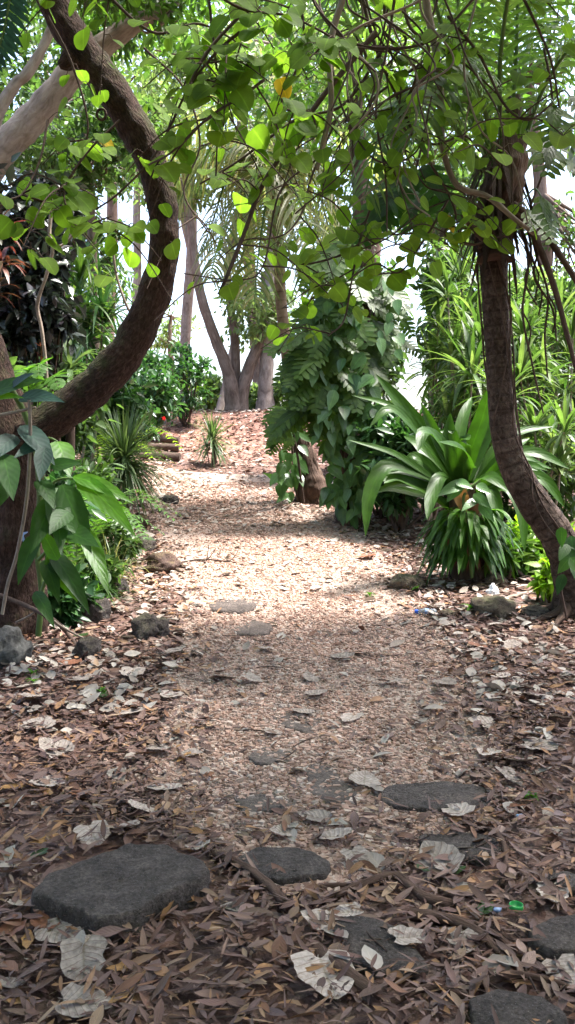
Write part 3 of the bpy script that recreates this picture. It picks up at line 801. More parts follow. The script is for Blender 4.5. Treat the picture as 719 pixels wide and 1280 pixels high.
poly_stone([(35, 1110), (62, 1091), (110, 1071), (165, 1051), (202, 1056), (262, 1082), (256, 1096), (196, 1120), (166, 1141), (122, 1147), (70, 1128)], .085, 'largest dark flat paving stone, standing proud of the brown leaves', seed=3)
poly_stone([(288, 1070), (318, 1060), (378, 1061), (413, 1075), (410, 1090), (352, 1097), (312, 1088)], .05, 'dark flat stone beside the big paving stone, ending at a root', seed=5)
poly_stone([(470, 992), (492, 979), (560, 975), (606, 984), (622, 998), (590, 1010), (520, 1012), (482, 1006)], .03, 'long dark flat stone half sunk at the edge of the gravel', seed=7)
flat_stone(575, 1064, 105, 34, .026, 'thin dark stone almost hidden under leaves, behind a pale heart-shaped leaf', seed=9, rot=-.2)
poly_stone([(660, 1156), (690, 1144), (750, 1142), (780, 1170), (740, 1190), (690, 1184), (664, 1172)], .06, 'dark stone cut by the photo edge, beside a ragged pale leaf', seed=11)
poly_stone([(586, 1248), (620, 1237), (680, 1250), (712, 1272), (700, 1300), (620, 1300), (590, 1275)], .05, 'dark stone at the very bottom of the photo, among brown leaves', seed=13)
flat_stone(425, 980, 86, 60, .013, 'dark flush stone in the gravel with a pale leaf at its edge', 'flush', seed=15, rot=.3)
flat_stone(334, 1005, 82, 34, .013, 'small dark flush stone in the gravel above the root', 'flush', seed=17)
flat_stone(345, 948, 68, 24, .013, 'small dark flush patch of stone midway along the gravel', 'flush', seed=19)
flat_stone(382, 905, 66, 44, .013, 'narrow slanting dark stone flush with the gravel', 'flush', seed=21, rot=.5)
flat_stone(292, 757, 64, 26, .020, 'grey flush stone on the near side of the sunlit stretch of path', seed=23)
flat_stone(312, 788, 56, 18, .02, 'faint grey flush stone just before the furthest flush stone', 'flush', seed=25)
flat_stone(470, 1190, 96, 70, .022, 'blackish broken stone between roots and pale leaves', seed=27, rot=.6)
flat_stone(700, 1112, 48, 22, .03, 'small dark stone beside the photo edge, above a larger dark stone', seed=29)


def rock(px, py, w, h, label, m='rock', seed=1, rough=.28, name='rock', dy=1.):
    """px,py: middle of the foot of the rock"""
    c = G(px, py); sc = c[1] / F
    rz = h * sc * .62
    o = icorock(name, M[m], (c[0], c[1] + w * sc * .3, c[2] + rz * .42), (w * sc / 2, w * sc / 2 * dy, rz), seed, rough)
    return tag(o, label, 'rock', 'rocks along the path edge')


rock(187, 800, 44, 34, 'dark angular rock standing alone in the leaves by the path', seed=2)
rock(201, 716, 42, 26, 'reddish brown rock leaning towards the path, mossy on top', 'rock_red', seed=4)
rock(160, 694, 26, 22, 'small rust brown rock beside a mossy stone', 'rock_red', seed=6)
rock(178, 690, 30, 22, 'mossy grey stone between two reddish rocks', seed=8)
rock(172, 660, 24, 20, 'furthest small dark rock under the spiky plant', 'rock_red', seed=10)
rock(148, 746, 26, 24, 'rough grey rock under the drooping broad leaves', seed=12)
rock(118, 778, 34, 34, 'moss-covered rock by the foot of the bent tree', seed=14)
rock(2, 834, 56, 48, 'big pale grey boulder at the foot of the bent tree', 'rock_grey', seed=16)
rock(106, 824, 34, 28, 'dark low stone behind a dry branch', seed=18)
rock(212, 630, 22, 12, 'tiny stone at the bend of the path', seed=20)
rock(511, 738, 42, 20, 'mossy brown hump of earth in front of the giant strap-leaved plant', 'dirt', seed=22)
rock(621, 770, 54, 26, 'brown mossy stone beside the foot of the leaning palm', 'dirt', seed=24)
rock(622, 733, 26, 18, 'tan crumbly clod behind the white plastic scrap', 'dirt', seed=26, name='clod')
rock(672, 772, 34, 14, 'low dark stone near the foot of the leaning palm', seed=28)
rock(560, 772, 20, 9, 'small brown stone beside the plastic bottle', 'dirt', seed=30)
rock(494, 652, 18, 10, 'small stone beside the sunlit leaves below the climbers', seed=32)

# steps cut into the bank
for (px, py, w, h, lab) in ((205, 553, 38, 6, 'top earth step with a log edge on the far bank'), (202, 563, 44, 7, 'middle earth step with a log edge on the far bank'), (200, 575, 50, 8, 'lowest earth step with a log edge on the far bank')):
    c = G(px, py); sc = c[1] / F
    st = thing('step', lab, 'step', c, 'earth steps up the bank')
    hw, hh = w * sc / 2, h * sc
    mb = MB(); tube(mb, [c + np.array([-hw, 0, hh * .5]), c + np.array([0, .02, hh * .55]), c + np.array([hw, 0, hh * .45])], hh * .75, sides=10, n=14, lump=.12, seed=px)
    mb.build('log_edge', M['stem'], st)
    mb = MB(); nx = 12
    gx, gy = np.meshgrid(np.linspace(-hw, hw, nx), np.linspace(.03, .55, 6))
    v = np.stack([gx, gy, hh * 1.0 + .02 * np.sin(gx * 9) * np.cos(gy * 7)], -1).reshape(-1, 3) + c
    v2 = v.copy(); v2[:, 2] = c[2] - .1
    i, j = np.meshgrid(np.arange(5), np.arange(nx - 1), indexing='ij')
    q = np.stack([i * nx + j, i * nx + j + 1, (i + 1) * nx + j + 1, (i + 1) * nx + j], -1).reshape(-1, 4)
    mb.add(v, q); mb.add(v2, q)
    for a in range(nx - 1):
        mb.add(np.array([v[a], v[a + 1], v2[a + 1], v2[a]]), [[0, 1, 2, 3]])
    for a in range(5):
        for k in (0, nx - 1):
            mb.add(np.array([v[a * nx + k], v[(a + 1) * nx + k], v2[(a + 1) * nx + k], v2[a * nx + k]]), [[0, 1, 2, 3]])
    mb.build('tread', M['ground'], st)


# ------------------------------------------------------------------ roots and branches on the ground
def groundline(pix, rads, lift=.3, n=None):
    out = []
    for (px, py), r in zip(pix, rads):
        c = G(px, py); out.append(c + np.array([0, 0, r * lift]))
    return out


def root(pix, r0, r1, label, seed, m='root', lift=.3, lump=.3, name='root', cat='root', group='tree roots crossing the path'):
    if name == 'root':
        r0, r1 = r0 * 1.25, r1 * 1.25
    rads = np.linspace(r0, r1, len(pix))
    pts = groundline(pix, rads, lift)
    if name == 'root':
        pts = [p + np.array([0, 0, .022 * (0.2 if k in (0, len(pts) - 1) else 1)]) for k, p in enumerate(pts)]
    mb = MB(); tube(mb, pts, rads, sides=10, n=len(pix) * 9, lump=lump, seed=seed, lscale=16)
    o = mb.build(name, M[m], None, loc=pts[0])
    return tag(o, label, cat, group)


root([(262, 1070), (285, 1084), (312, 1100), (340, 1122), (362, 1146)], .011, .015, 'thick brown root between the two dark paving stones', 1, lift=.7)
root([(405, 1135), (440, 1122), (490, 1106), (512, 1120), (535, 1136), (575, 1140)], .010, .013, 'curving brown root below the long dark stone', 2, lift=.7)
root([(512, 1150), (560, 1162), (598, 1180), (618, 1200), (650, 1212)], .014, .010, 'pale brown forked root between two ragged pale leaves', 3, lift=.7)
root([(540, 1152), (590, 1166), (625, 1184), (648, 1200)], .008, .006, 'thin root running along the pale brown forked root', 4, lift=.7)
root([(592, 1034), (612, 1046), (628, 1062), (632, 1085), (628, 1112)], .010, .007, 'root curling beside the thin hidden stone', 5, lift=.7)
root([(398, 1196), (420, 1218), (452, 1242), (490, 1262)], .019, .013, 'dark broad root beside the largest pale leaf', 6, lift=.2)
root([(600, 1236), (640, 1232), (690, 1242), (730, 1250)], .010, .008, 'root above the stone at the very bottom of the photo', 7, lift=.6)
root([(360, 1128), (410, 1118), (470, 1116)], .008, .006, 'thin root crossing below the second dark stone', 8, lift=.7)
root([(480, 1262), (540, 1250), (610, 1262)], .009, .007, 'thin root near the bottom edge beside brown leaves', 9, lift=.6)

BR = 'fallen branches beside the path'
o = thing('dry_branch', 'long dry branch leaning from the bent tree onto the leaves', 'branch', G(105, 828), BR)
mb = MB(); a = [P(-6, 742, 5.9), P(30, 756, 5.8), P(62, 772, 5.6), G(84, 800) + [0, 0, .05], G(112, 834) + [0, 0, .02]]
tube(mb, a, [.018, .018, .016, .014, .010], sides=8, n=30, lump=.15, seed=3, lscale=9); mb.build('limb', M['stem'], o)
mb = MB(); tube(mb, [P(20, 778, 5.75), P(40, 768, 5.7), P(58, 752, 5.65)], [.008, .008, .005], sides=6, n=10); mb.build('twig', M['stem_pale'], o)
mb = MB(); tube(mb, [P(62, 772, 5.6), P(80, 785, 5.75), P(110, 800, 5.9), G(128, 806) + [0, 0, .03]], [.009, .008, .007, .004], sides=6, n=12); mb.build('twig', M['stem_pale'], o)
o = thing('dry_branch', 'bare twiggy branch lying across the sunny path', 'branch', G(262, 702), BR)
mb = MB(); tube(mb, [G(222, 706) + [0, 0, .02], G(255, 703) + [0, 0, .03], G(300, 706) + [0, 0, .02]], [.010, .010, .006], sides=6, n=14, lump=.2, lscale=9); mb.build('limb', M['stem'], o)
for (x, y, dx, dy) in ((258, 703, 3, -22), (256, 703, 14, -18), (286, 704, 12, -16)):
    mb = MB(); p = G(x, y); Y = p[1]; tube(mb, [p + [0, 0, .02], P(x + dx * .5, y + dy * .4, Y), P(x + dx, y + dy, Y)], [.006, .005, .003], sides=5, n=8); mb.build('twig', M['stem'], o)
root([(630, 752), (655, 744), (690, 742)], .02, .016, 'pale fallen stick beside the leaning palm', 12, m='stem_pale', lift=.8, lump=.15, name='stick', cat='stick', group=BR)
root([(650, 786), (690, 778), (735, 772)], .012, .010, 'dark fallen stick in front of the leaning palm', 13, m='stem', lift=.8, lump=.15, name='stick', cat='stick', group=BR)
root([(555, 740), (566, 752), (572, 772)], .008, .006, 'thin twig standing near the white plastic scrap', 14, m='stem', lift=.9, lump=.1, name='stick', cat='stick', group=BR)
root([(90, 985), (120, 962), (136, 950)], .008, .006, 'short dark twig in the leaves beside curled pale leaves', 15, m='stem', lift=.9, lump=.1, name='stick', cat='stick', group=BR)
root([(210, 925), (212, 918), (216, 912)], .009, .006, 'black stub of twig beside the gravel edge', 16, m='stem', lift=.9, lump=.1, name='stick', cat='stick', group=BR)

# ------------------------------------------------------------------ big fallen leaves, one object each
def dry_leaf_mesh(name, m, seed, kind='lobed', crumple=.16, asp=.85):
    rg = np.random.default_rng(100 + seed)
    nu, nv = 15, 19
    u = np.linspace(-1, 1, nu); t = np.linspace(0, 1, nv)
    if kind == 'lobed':
        w = np.interp(t, [0, .04, .15, .35, .55, .75, .9, 1], [.38, .68, .97, 1, .88, .62, .3, .03])
    elif kind == 'heart':
        w = np.interp(t, [0, .1, .3, .5, .7, .9, 1], [.45, .9, 1, .92, .68, .28, .03])
    else:
        w = np.interp(t, *PROF['lance']) * .42
    U, T = np.meshgrid(u, t)
    W = w[:, None] * asp * .5
    e = np.zeros_like(U)
    for i in range(nv):
        for j in range(nu):
            if abs(U[i, j]) > .6:
                e[i, j] = .28 * mnoise.noise(Vector((T[i, j] * 6 + seed, U[i, j] * 2, seed * 1.3))) * (abs(U[i, j]) - .6) / .4
    X = U * W * (1 + e)
    Yv = T - .5 - (.13 * (np.abs(U) ** 1.5) * (1 - T) ** 3 if kind != 'lance' else 0)
    Z = np.zeros_like(U)
    cx, cy = rg.normal(0, .3, 2); curl = rg.uniform(.05, .30)
    for i in range(nv):
        for j in range(nu):
            q = Vector((X[i, j] * 3.2 + seed * 3, Yv[i, j] * 3.2, seed))
            Z[i, j] = crumple * .26 * (mnoise.fractal(q, 1, 2, 3) * .6 + .5 * abs(mnoise.noise(q * 2.6))) + curl * (X[i, j] ** 2) * 1.1 + .16 * (Yv[i, j] - cy) ** 2 - .07 * abs(math.sin((T[i, j] - abs(U[i, j]) * .25) * 22)) * min(abs(U[i, j]), .6) * .35 + .05 * abs(U[i, j]) * w[i]
    Z -= np.percentile(Z, 12)
    v = np.stack([X, Yv, Z], -1).reshape(-1, 3)
    i, j = np.meshgrid(np.arange(nv - 1), np.arange(nu - 1), indexing='ij')
    f = np.stack([i * nu + j, i * nu + j + 1, (i + 1) * nu + j + 1, (i + 1) * nu + j], -1).reshape(-1, 4)
    keep = np.ones(len(f), bool)
    if kind != 'lance':                      # insect holes and tears
        for k in range(len(f)):
            ii, jj = k // (nu - 1), k % (nu - 1)
            if mnoise.noise(Vector((ii * .55 + seed * 9, jj * .7, 4.0))) > 9:
                keep[k] = False
    mb = MB(); mb.add(v, f[keep], np.stack([(U + 1) / 2, T], -1).reshape(-1, 2))
    if kind != 'lance':
        tube(mb, [np.array([0, -.62, .03]), np.array([0.03, -.5, .04]), np.array([0, -.42, .04])], .008, sides=5, n=6)
    me = mb.mesh(name); me.materials.append(M[m])
    return me


PALE = [dry_leaf_mesh('fallen_leaf', 'dry_pale', s, ('lobed', 'heart')[s % 2], .12 + .05 * (s % 3), (.92, .78, .85, 1.0)[s % 4]) for s in range(10)]
TAN = [dry_leaf_mesh('fallen_leaf', 'dry_tan', 20 + s, 'lance', .18) for s in range(4)]
BROWN = [dry_leaf_mesh('fallen_leaf', 'dry_brown', 30 + s, ('heart', 'lance')[s % 2], .2, .7) for s in range(4)]
GREEN = [dry_leaf_mesh('fallen_leaf', 'mid_leaf', 40 + s, 'heart', .1, .6) for s in range(3)]
YEL = [dry_leaf_mesh('fallen_leaf', 'yellow', 50, 'heart', .1, .7)]


def fallen(px, py, w, label, pool, k, group='large fallen leaves', rot=None, tilt=.10):
    c = G(px, py); sc = c[1] / F
    o = bpy.data.objects.new('fallen_leaf', pool[k % len(pool)]); COL.objects.link(o)
    s = w * sc * .95
    o.scale = (s, s, s)
    rg = np.random.default_rng(int(px * 13 + py))
    o.rotation_euler = (rg.normal(0, tilt), rg.normal(0, tilt), rg.uniform(0, 2 * PI) if rot is None else rot)
    o.location = (c[0], c[1], c[2] + .026 + .03 * s)
    return tag(o, label, 'leaf', group)


PL = [
    (80, 1180, 62, 'grey curled leaf just below the big paving stone, uppermost of three overlapping ones'), (116, 1192, 40, 'small upright pale leaf between two bigger ones below the paving stone'),
    (105, 1226, 76, 'broad folded pale leaf, second of those below the big paving stone'), (112, 1270, 72, 'pale leaf touching the bottom edge of the photo'),
    (410, 1241, 96, 'widest pale veined leaf, lying by the dark broad root'), (520, 1186, 58, 'ragged pale leaf beside the blackish broken stone'),
    (580, 1192, 58, 'pale leaf lying against the pale forked root'), (545, 1082, 60, 'pale heart-shaped leaf in front of the thin hidden stone'),
    (692, 1130, 46, 'ragged pale leaf above the dark stone at the photo edge'), (568, 1023, 52, 'pale leaf with a tan edge on the long dark stone'),
    (456, 982, 46, 'pale leaf at the edge of the flush stone in the gravel'), (391, 1032, 42, 'pale pointed leaf on gravel above the second dark stone'),
    (412, 1059, 48, 'flat whitish leaf just behind the second dark stone'), (396, 1162, 48, 'dull grey leaf above the widest pale veined leaf'),
    (430, 1152, 42, 'pale leaf with brown spots beside the dull grey one'), (448, 1088, 46, 'greyish crumpled leaf beside the second dark stone'),
    (200, 993, 48, 'pale twisted leaf on the litter beyond the big paving stone'), (158, 1046, 50, 'pale torn leaf touching the far edge of the big paving stone'),
    (118, 1056, 52, 'pale leaf lying behind the big paving stone with a torn neighbour'), (183, 1022, 42, 'dull brownish pale leaf between the twisted and the torn one'),
    (62, 986, 50, 'pale folded leaf among brown ones at the shady edge'), (66, 943, 52, 'pale domed leaf in the shady litter above the folded one'),
    (45, 880, 46, 'pale round leaf in the litter below the grey boulder'), (52, 912, 44, 'pale narrow leaf between the round and the domed ones'),
    (12, 1242, 34, 'pale leaf cut by the photo corner'), (244, 1068, 34, 'small white leaf resting on the corner of the big paving stone'),
    (196, 942, 38, 'pale leaf with a rust brown edge near the black twig stub'), (240, 952, 36, 'thin pale leaf with a yellow stripe beside the gravel'),
    (163, 898, 40, 'greyish leaf in the shady litter near the gravel edge'), (425, 827, 34, 'pale leaf on gravel straight below the plastic bottle'),
    (398, 872, 30, 'small white leaf on the middle of the gravel'), (387, 853, 28, 'small pale leaf just beyond the white one on gravel'),
    (318, 857, 28, 'pale round leaf on the near gravel'), (278, 853, 30, 'pale leaf where gravel meets shady litter'),
    (437, 906, 32, 'pale oval leaf on gravel near the slanting flush stone'), (488, 860, 28, 'pale leaf on gravel towards the leaning palm'),
    (376, 896, 30, 'pale leaf on the slanting flush stone'), (600, 912, 34, 'pale leaf in litter below the mossy palm-side stone'),
    (340, 921, 26, 'pale leaf just behind the flush patch of stone'), (332, 816, 26, 'pale leaf near the faint flush stone'),
    (680, 942, 50, 'big pale leaf in the litter near a green sprig'), (652, 962, 54, 'whitish leaf stretched beside the big pale leaf in litter'),
    (640, 985, 40, 'pale leaf just beyond the long dark stone'), (708, 1232, 52, 'pale leaf by the photo edge under the dark stone'),
    (560, 1096, 40, 'smaller pale leaf tucked under the heart-shaped one'), (607, 948, 36, 'dull pale leaf above the long dark stone'),
    (714, 1198, 30, 'bright pale leaf at the photo edge beside the dark stone'), (350, 1050, 30, 'pale sliver of leaf behind the second dark stone'),
    (165, 848, 36, 'pale leaf lying behind the dark angular rock on the shady side'), (212, 822, 32, 'pale leaf right beside the dark angular rock'),
    (212, 876, 34, 'flat pale leaf between the dark angular rock and the gravel'), (100, 858, 34, 'pale leaf in deep shade near the dry branch'),
    (20, 1140, 26, 'pale speckled leaf at the photo edge beside the big paving stone'), (560, 860, 30, 'pale leaf in litter below the plastic bottle cap side'),
    (665, 875, 34, 'pale leaf among litter in front of the leaning palm'), (700, 905, 38, 'pale leaf at the photo edge below the leaning palm'),
    (620, 850, 30, 'pale leaf in litter below the brown mossy stone'), (640, 812, 28, 'pale leaf close under the low dark stone'), (590, 818, 28, 'pale leaf between the bottle and the mossy stone'),
]
for k, (px, py, w, lab) in enumerate(PL):
    fallen(px, py, w, lab, PALE, k)
TL = [(35, 1188, 46, 'tan curved leaf beside the topmost grey curled leaf'), (155, 1222, 50, 'tan pointed leaf beside the broad folded pale leaf'),
      (152, 1258, 52, 'long tan leaf near the bottom edge'), (20, 1095, 36, 'orange tan leaf beside the big paving stone'), (246, 1022, 34, 'tan leaf beside the gravel beyond the paving stones'),
      (62, 1060, 58, 'curved tan leaf lying behind the big paving stone'), (15, 992, 40, 'orange tan leaf at the photo edge near the folded pale leaf'), (55, 1000, 46, 'tan leaf just below the folded pale leaf'),
      (24, 1265, 40, 'bent orange leaf in the bottom corner'), (425, 1222, 60, 'pale tan leaf behind the widest pale veined leaf'), (230, 955, 34, 'yellow tan leaf on the thin pale leaf'), (570, 1033, 40, 'tan leaf edge on the long dark stone')]
for k, (px, py, w, lab) in enumerate(TL):
    fallen(px, py, w, lab, TAN, k, 'tan fallen leaves')
BL = [(102, 1000, 26, 'rust brown leaf beside a tan one in shade'), (438, 750, 26, 'dark red-brown curled leaf on the sunny gravel'), (60, 1158, 54, 'big brown leaf against the big paving stone'), (140, 1172, 60, 'dark brown leaf under the big paving stone'),
      (8, 1180, 50, 'dark leaf at the photo edge below the big paving stone'), (640, 1018, 40, 'russet folded leaf near the green sprig'), (594, 812, 30, 'brown leaf in litter in front of the mossy stone'),
      (716, 885, 26, 'orange brown leaf at the photo edge'), (85, 835, 30, 'red-brown leaf by the dry branch'), (170, 742, 22, 'orange leaf among pale ones by the rough grey rock'), (142, 698, 20, 'bright russet leaf beside the rust brown rock'), (395, 702, 22, 'dark leaf on the sunlit path'), (455, 700, 24, 'brown leaf at the sunny path edge')]
for k, (px, py, w, lab) in enumerate(BL):
    fallen(px, py, w, lab, BROWN, k, 'dark fallen leaves')
for k, (px, py, w, lab) in enumerate([(45, 1080, 28, 'green leaf fallen beside the big paving stone'), (605, 1150, 34, 'green leaf fallen beside the green bottle ring'), (128, 875, 20, 'green leaf in the shady litter'), (530, 1098, 18, 'tiny green leaf beside the heart-shaped pale leaf'), (100, 800, 18, 'green leaf by the dry branch'), (575, 1098, 20, 'green leaf touching the smaller pale leaf')]):
    fallen(px, py, w, lab, GREEN, k, 'green fallen leaves')

# ------------------------------------------------------------------ litter people left
c = G(527, 770); r = .032
o = thing('plastic_bottle', 'crushed clear plastic bottle with a blue cap lying in the leaves', 'bottle', c)
ax = nrm(np.array([.95, -.25, 0.])); q = c + [0, 0, .035]
mb = MB(); tube(mb, [q - ax * .03, q - ax * .015, q + ax * .02, q + ax * .07, q + ax * .11, q + ax * .125], [.013, .02, .031, .028, .030, .012], sides=16, n=24, lump=.12, lscale=22); mb.build('body', M['clear_plastic'], o)
mb = MB(); tube(mb, [q - ax * .055, q - ax * .028], [.018, .018], sides=14, n=4); mb.build('cap', M['blue_plastic'], o)
mb = MB(); tube(mb, [q + ax * .03, q + ax * .06], [.0315, .0295], sides=16, n=4, cap=False); mb.build('paper_band', M['ribbon'], o)
c = G(645, 1149)
bm = bmesh.new()
mb = MB(); na = 20; a = np.linspace(0, 2 * PI, na, endpoint=False)
prof = [(.016, .0), (.018, .002), (.018, .012), (.0165, .013), (.0155, .011), (.0155, .003), (.0, .002)]
v = np.array([[R * math.cos(t), R * math.sin(t), z] for R, z in prof for t in a]) * 1.25
f = [[k * na + i, k * na + (i + 1) % na, (k + 1) * na + (i + 1) % na, (k + 1) * na + i] for k in range(len(prof) - 1) for i in range(na)]
mb.add(v + c + [0, 0, .03], f); bm.free()
tag(mb.build('bottle_cap', M['green_plastic'], None, loc=c), 'bright green plastic cap lying open in the brown leaves', 'bottle cap')
o = icorock('plastic_scrap', M['white_plastic'], tuple(G(616, 748) + [0, 0, .05]), (.055, .04, .06), 5, .5); tag(o, 'crumpled white plastic scrap in front of the tan clod', 'litter')
for k, (px, py, lab) in enumerate(((650, 1030, 'white scrap with blue beside the russet leaf'), (622, 1148, 'small pale blue scrap beside the green cap'))):
    o = icorock('paper_scrap', M['ribbon'], tuple(G(px, py) + [0, 0, .03]), (.02, .012, .008), 7 + k, .4, sub=2); tag(o, lab, 'litter')

# ------------------------------------------------------------------ the bent tree
def px_tube(mb, pix, wpx, Y, sides=12, n=None, **kw):
    Ys = np.broadcast_to(np.asarray(Y, float), (len(pix),))
    pts = [P(a, b, y) for (a, b), y in zip(pix, Ys)]
    rad = [w * y / F / 2 for w, y in zip(np.broadcast_to(np.asarray(wpx, float), (len(pix),)), Ys)]
    tube(mb, pts, rad, sides=sides, n=n or len(pix) * 8, **kw)
    return pts


YT = 6.2
b0 = G(14, 795)
bt = thing('bent_tree', 'dark reddish tree whose thick bare limb swings up in an S curve', 'tree', b0)
mb = MB(); px_tube(mb, [(14, 805), (18, 760), (22, 700), (22, 640), (20, 585), (10, 535), (-8, 480), (-30, 410), (-55, 320), (-70, 200), (-80, 60), (-85, -80)], [92, 80, 66, 60, 64, 66, 58, 50, 44, 40, 36, 32], YT, sides=40, n=150, lump=.13, seed=2, lscale=5, flute=.10); mb.build('trunk', M['bark_dark'], bt)
mb = MB(); px_tube(mb, [(8, 552), (32, 545), (62, 527), (98, 501), (136, 466), (167, 425), (190, 376), (203, 330), (206, 282), (198, 232), (180, 182), (150, 128), (112, 74), (82, 30), (62, -12), (44, -70), (10, -150)], [56, 54, 49, 47, 46, 44, 40, 36, 35, 36, 39, 41, 40, 38, 37, 33, 28], np.linspace(YT, YT - .35, 17), sides=40, n=220, lump=.13, seed=5, lscale=9)
lm = mb.build('limb', M['bark_dark'], bt)
kp = P(127, 143, YT - .48)
mb = MB(); a = np.linspace(0, 2 * PI, 15)
tube(mb, [kp + np.array([math.cos(t) * .030, 0, math.sin(t) * .034]) for t in a], .009, sides=7, n=40, cap=False); mb.build('knot', M['bark_dark'], lm)
mb = MB(); px_tube(mb, [(92, 70), (83, 78), (74, 82)], [26, 20, 8], YT - .35, lump=.2, seed=8); mb.build('stub', M['bark_dark'], lm)
mb = MB()
cc = crown(mb, (-2.6, 5.6, 6.9), (2.6, 2.6, 1.2), 46, 80, .17, prof='ovate', wr=.6, gap=lambda q: q[2] < 5.0 or q[2] < 1.5 + .54 * q[1] + .25)  # unseen crown, put above the frame to shade the ground
mb.build('crown', M['vine_leaf'], bt)
mb = MB()
top = P(10, -150, YT - .35)
for q in cc[::2]:
    tube(mb, [top, (top + q) / 2 + RNG.normal(0, .15, 3), q], [.045, .025, .008], sides=6, n=9)
mb.build('branches', M['stem'], bt)
c = P(28, 668, YT - .25)
mb = MB(); straps(mb, [c, c + [.01, 0, .01], c], [(.3, -.2, -1), (-.3, -.3, -1), (.6, -.3, .3)], [.14, .10, .06], .018, droop=.2, up=(0, -1, .1), nseg=6, prof='grass')
tag(mb.build('ribbon', M['ribbon'], None, loc=c), 'pale blue ribbon tied round the trunk of the bent tree', 'ribbon')

# broad leaves climbing the bent tree
cl = thing('climbing_plant', 'plant with big glossy broad leaves climbing the foot of the bent tree', 'climber', G(40, 790))
mb = MB(); px_tube(mb, [(48, 795), (52, 740), (46, 680), (50, 620), (44, 560), (30, 515), (10, 480)], 8, YT - .42, sides=8, lump=.1)
for pp in ([(46, 680), (62, 640), (70, 610)], [(50, 620), (72, 600), (96, 598)], [(52, 740), (62, 710), (66, 690)], [(44, 560), (60, 548), (72, 552)], [(50, 600), (60, 575), (56, 560)], [(48, 700), (80, 668), (100, 660)]):
    px_tube(mb, pp, [5, 4, 3], YT - .5, sides=6)
mb.build('stem', M['stem_green'], cl)


def pixleaf(parent, a, b, wpx, Y, m, dY=0., droop=.35, tilt=0., prof='ovate', label=None, name='leaf', nseg=9, rise=.0):
    """a leaf whose base and tip show at pixels a and b"""
    p = P(*a, Y); q = P(*b, Y + dY)
    d = q - p; L = np.linalg.norm(d) * 1.06
    d0 = nrm(d) + np.array([0, 0, droop * .55])
    view = nrm(p - np.array([0, 0, CAMH]))
    up = nrm(-view * .8 + np.array([tilt, 0, .55]))
    up = up - nrm(d) * (up @ nrm(d))
    mb = MB(); straps(mb, [p], [d0], L, wpx * Y / F, droop=droop, up=nrm(up), nseg=nseg, fold=.22, prof=prof)
    o = mb.build(name, M[m], parent)
    if label:
        o['label'] = label
    return o


LV = [((-12, 492), (52, 478), 24, 'anthurium', -.1), ((-14, 500), (28, 500), 15, 'bright_anth', -.1), ((24, 499), (78, 507), 22, 'blue_leaf', -.2), ((14, 484), (42, 468), 13, 'blue_leaf', -.1),
      ((28, 532), (66, 580), 30, 'blue_leaf', -.25), ((60, 548), (20, 572), 24, 'blue_leaf', -.2), ((20, 545), (-14, 580), 26, 'blue_leaf', -.3), ((72, 552), (86, 598), 30, 'bright_anth', -.2),
      ((96, 598), (162, 674), 28, 'bright_anth', -.25), ((92, 596), (162, 632), 22, 'bright_anth', -.1), ((70, 610), (76, 690), 32, 'anthurium', -.3), ((78, 606), (112, 690), 34, 'anthurium', -.2),
      ((68, 622), (40, 690), 30, 'anthurium', -.3), ((66, 692), (108, 768), 26, 'anthurium', -.3), ((60, 694), (92, 752), 26, 'bright_anth', -.1), ((56, 700), (72, 754), 22, 'anthurium', -.2), ((104, 660), (134, 742), 25, 'bright_anth', -.3),
      ((80, 662), (122, 684), 28, 'anthurium', -.3), ((4, 568), (16, 624), 32, 'anthurium', -.4), ((6, 600), (-16, 650), 30, 'anthurium', -.35), ((46, 668), (26, 730), 24, 'anthurium', -.2), ((60, 640), (92, 668), 28, 'anthurium', -.1),
      ((50, 600), (66, 636), 24, 'anthurium', -.2), ((72, 700), (50, 660), 20, 'bright_anth', 0), ((56, 560), (50, 600), 22, 'blue_leaf', -.2), ((64, 584), (100, 580), 20, 'anthurium', 0), ((44, 740), (66, 786), 18, 'anthurium', -.2), ((86, 640), (64, 670), 26, 'anthurium', -.2)]
for k, (a, b, w, m, dY) in enumerate(LV):
    pixleaf(cl, a, b, w, YT - .5 - .012 * k, m, dY, tilt=.25 * math.sin(k * 2.1), droop=.3 + .2 * math.sin(k))
c = P(56, 430, YT - .5)
o = thing('liana', 'thin pale liana hanging in front of the bent tree trunk', 'liana', P(4, 765, YT - .6), 'lianas')
mb = MB(); px_tube(mb, [(37, 500), (38, 545), (34, 620), (22, 690), (10, 730), (3, 768)], 4.5, YT - .62, sides=7, lump=.1); mb.build('stem', M['stem_pale'], o)
mb = MB(); px_tube(mb, [(-8, 520), (20, 515), (45, 509)], [5, 5, 3], YT - .6, sides=6); mb.build('twig', M['stem_pale'], o)


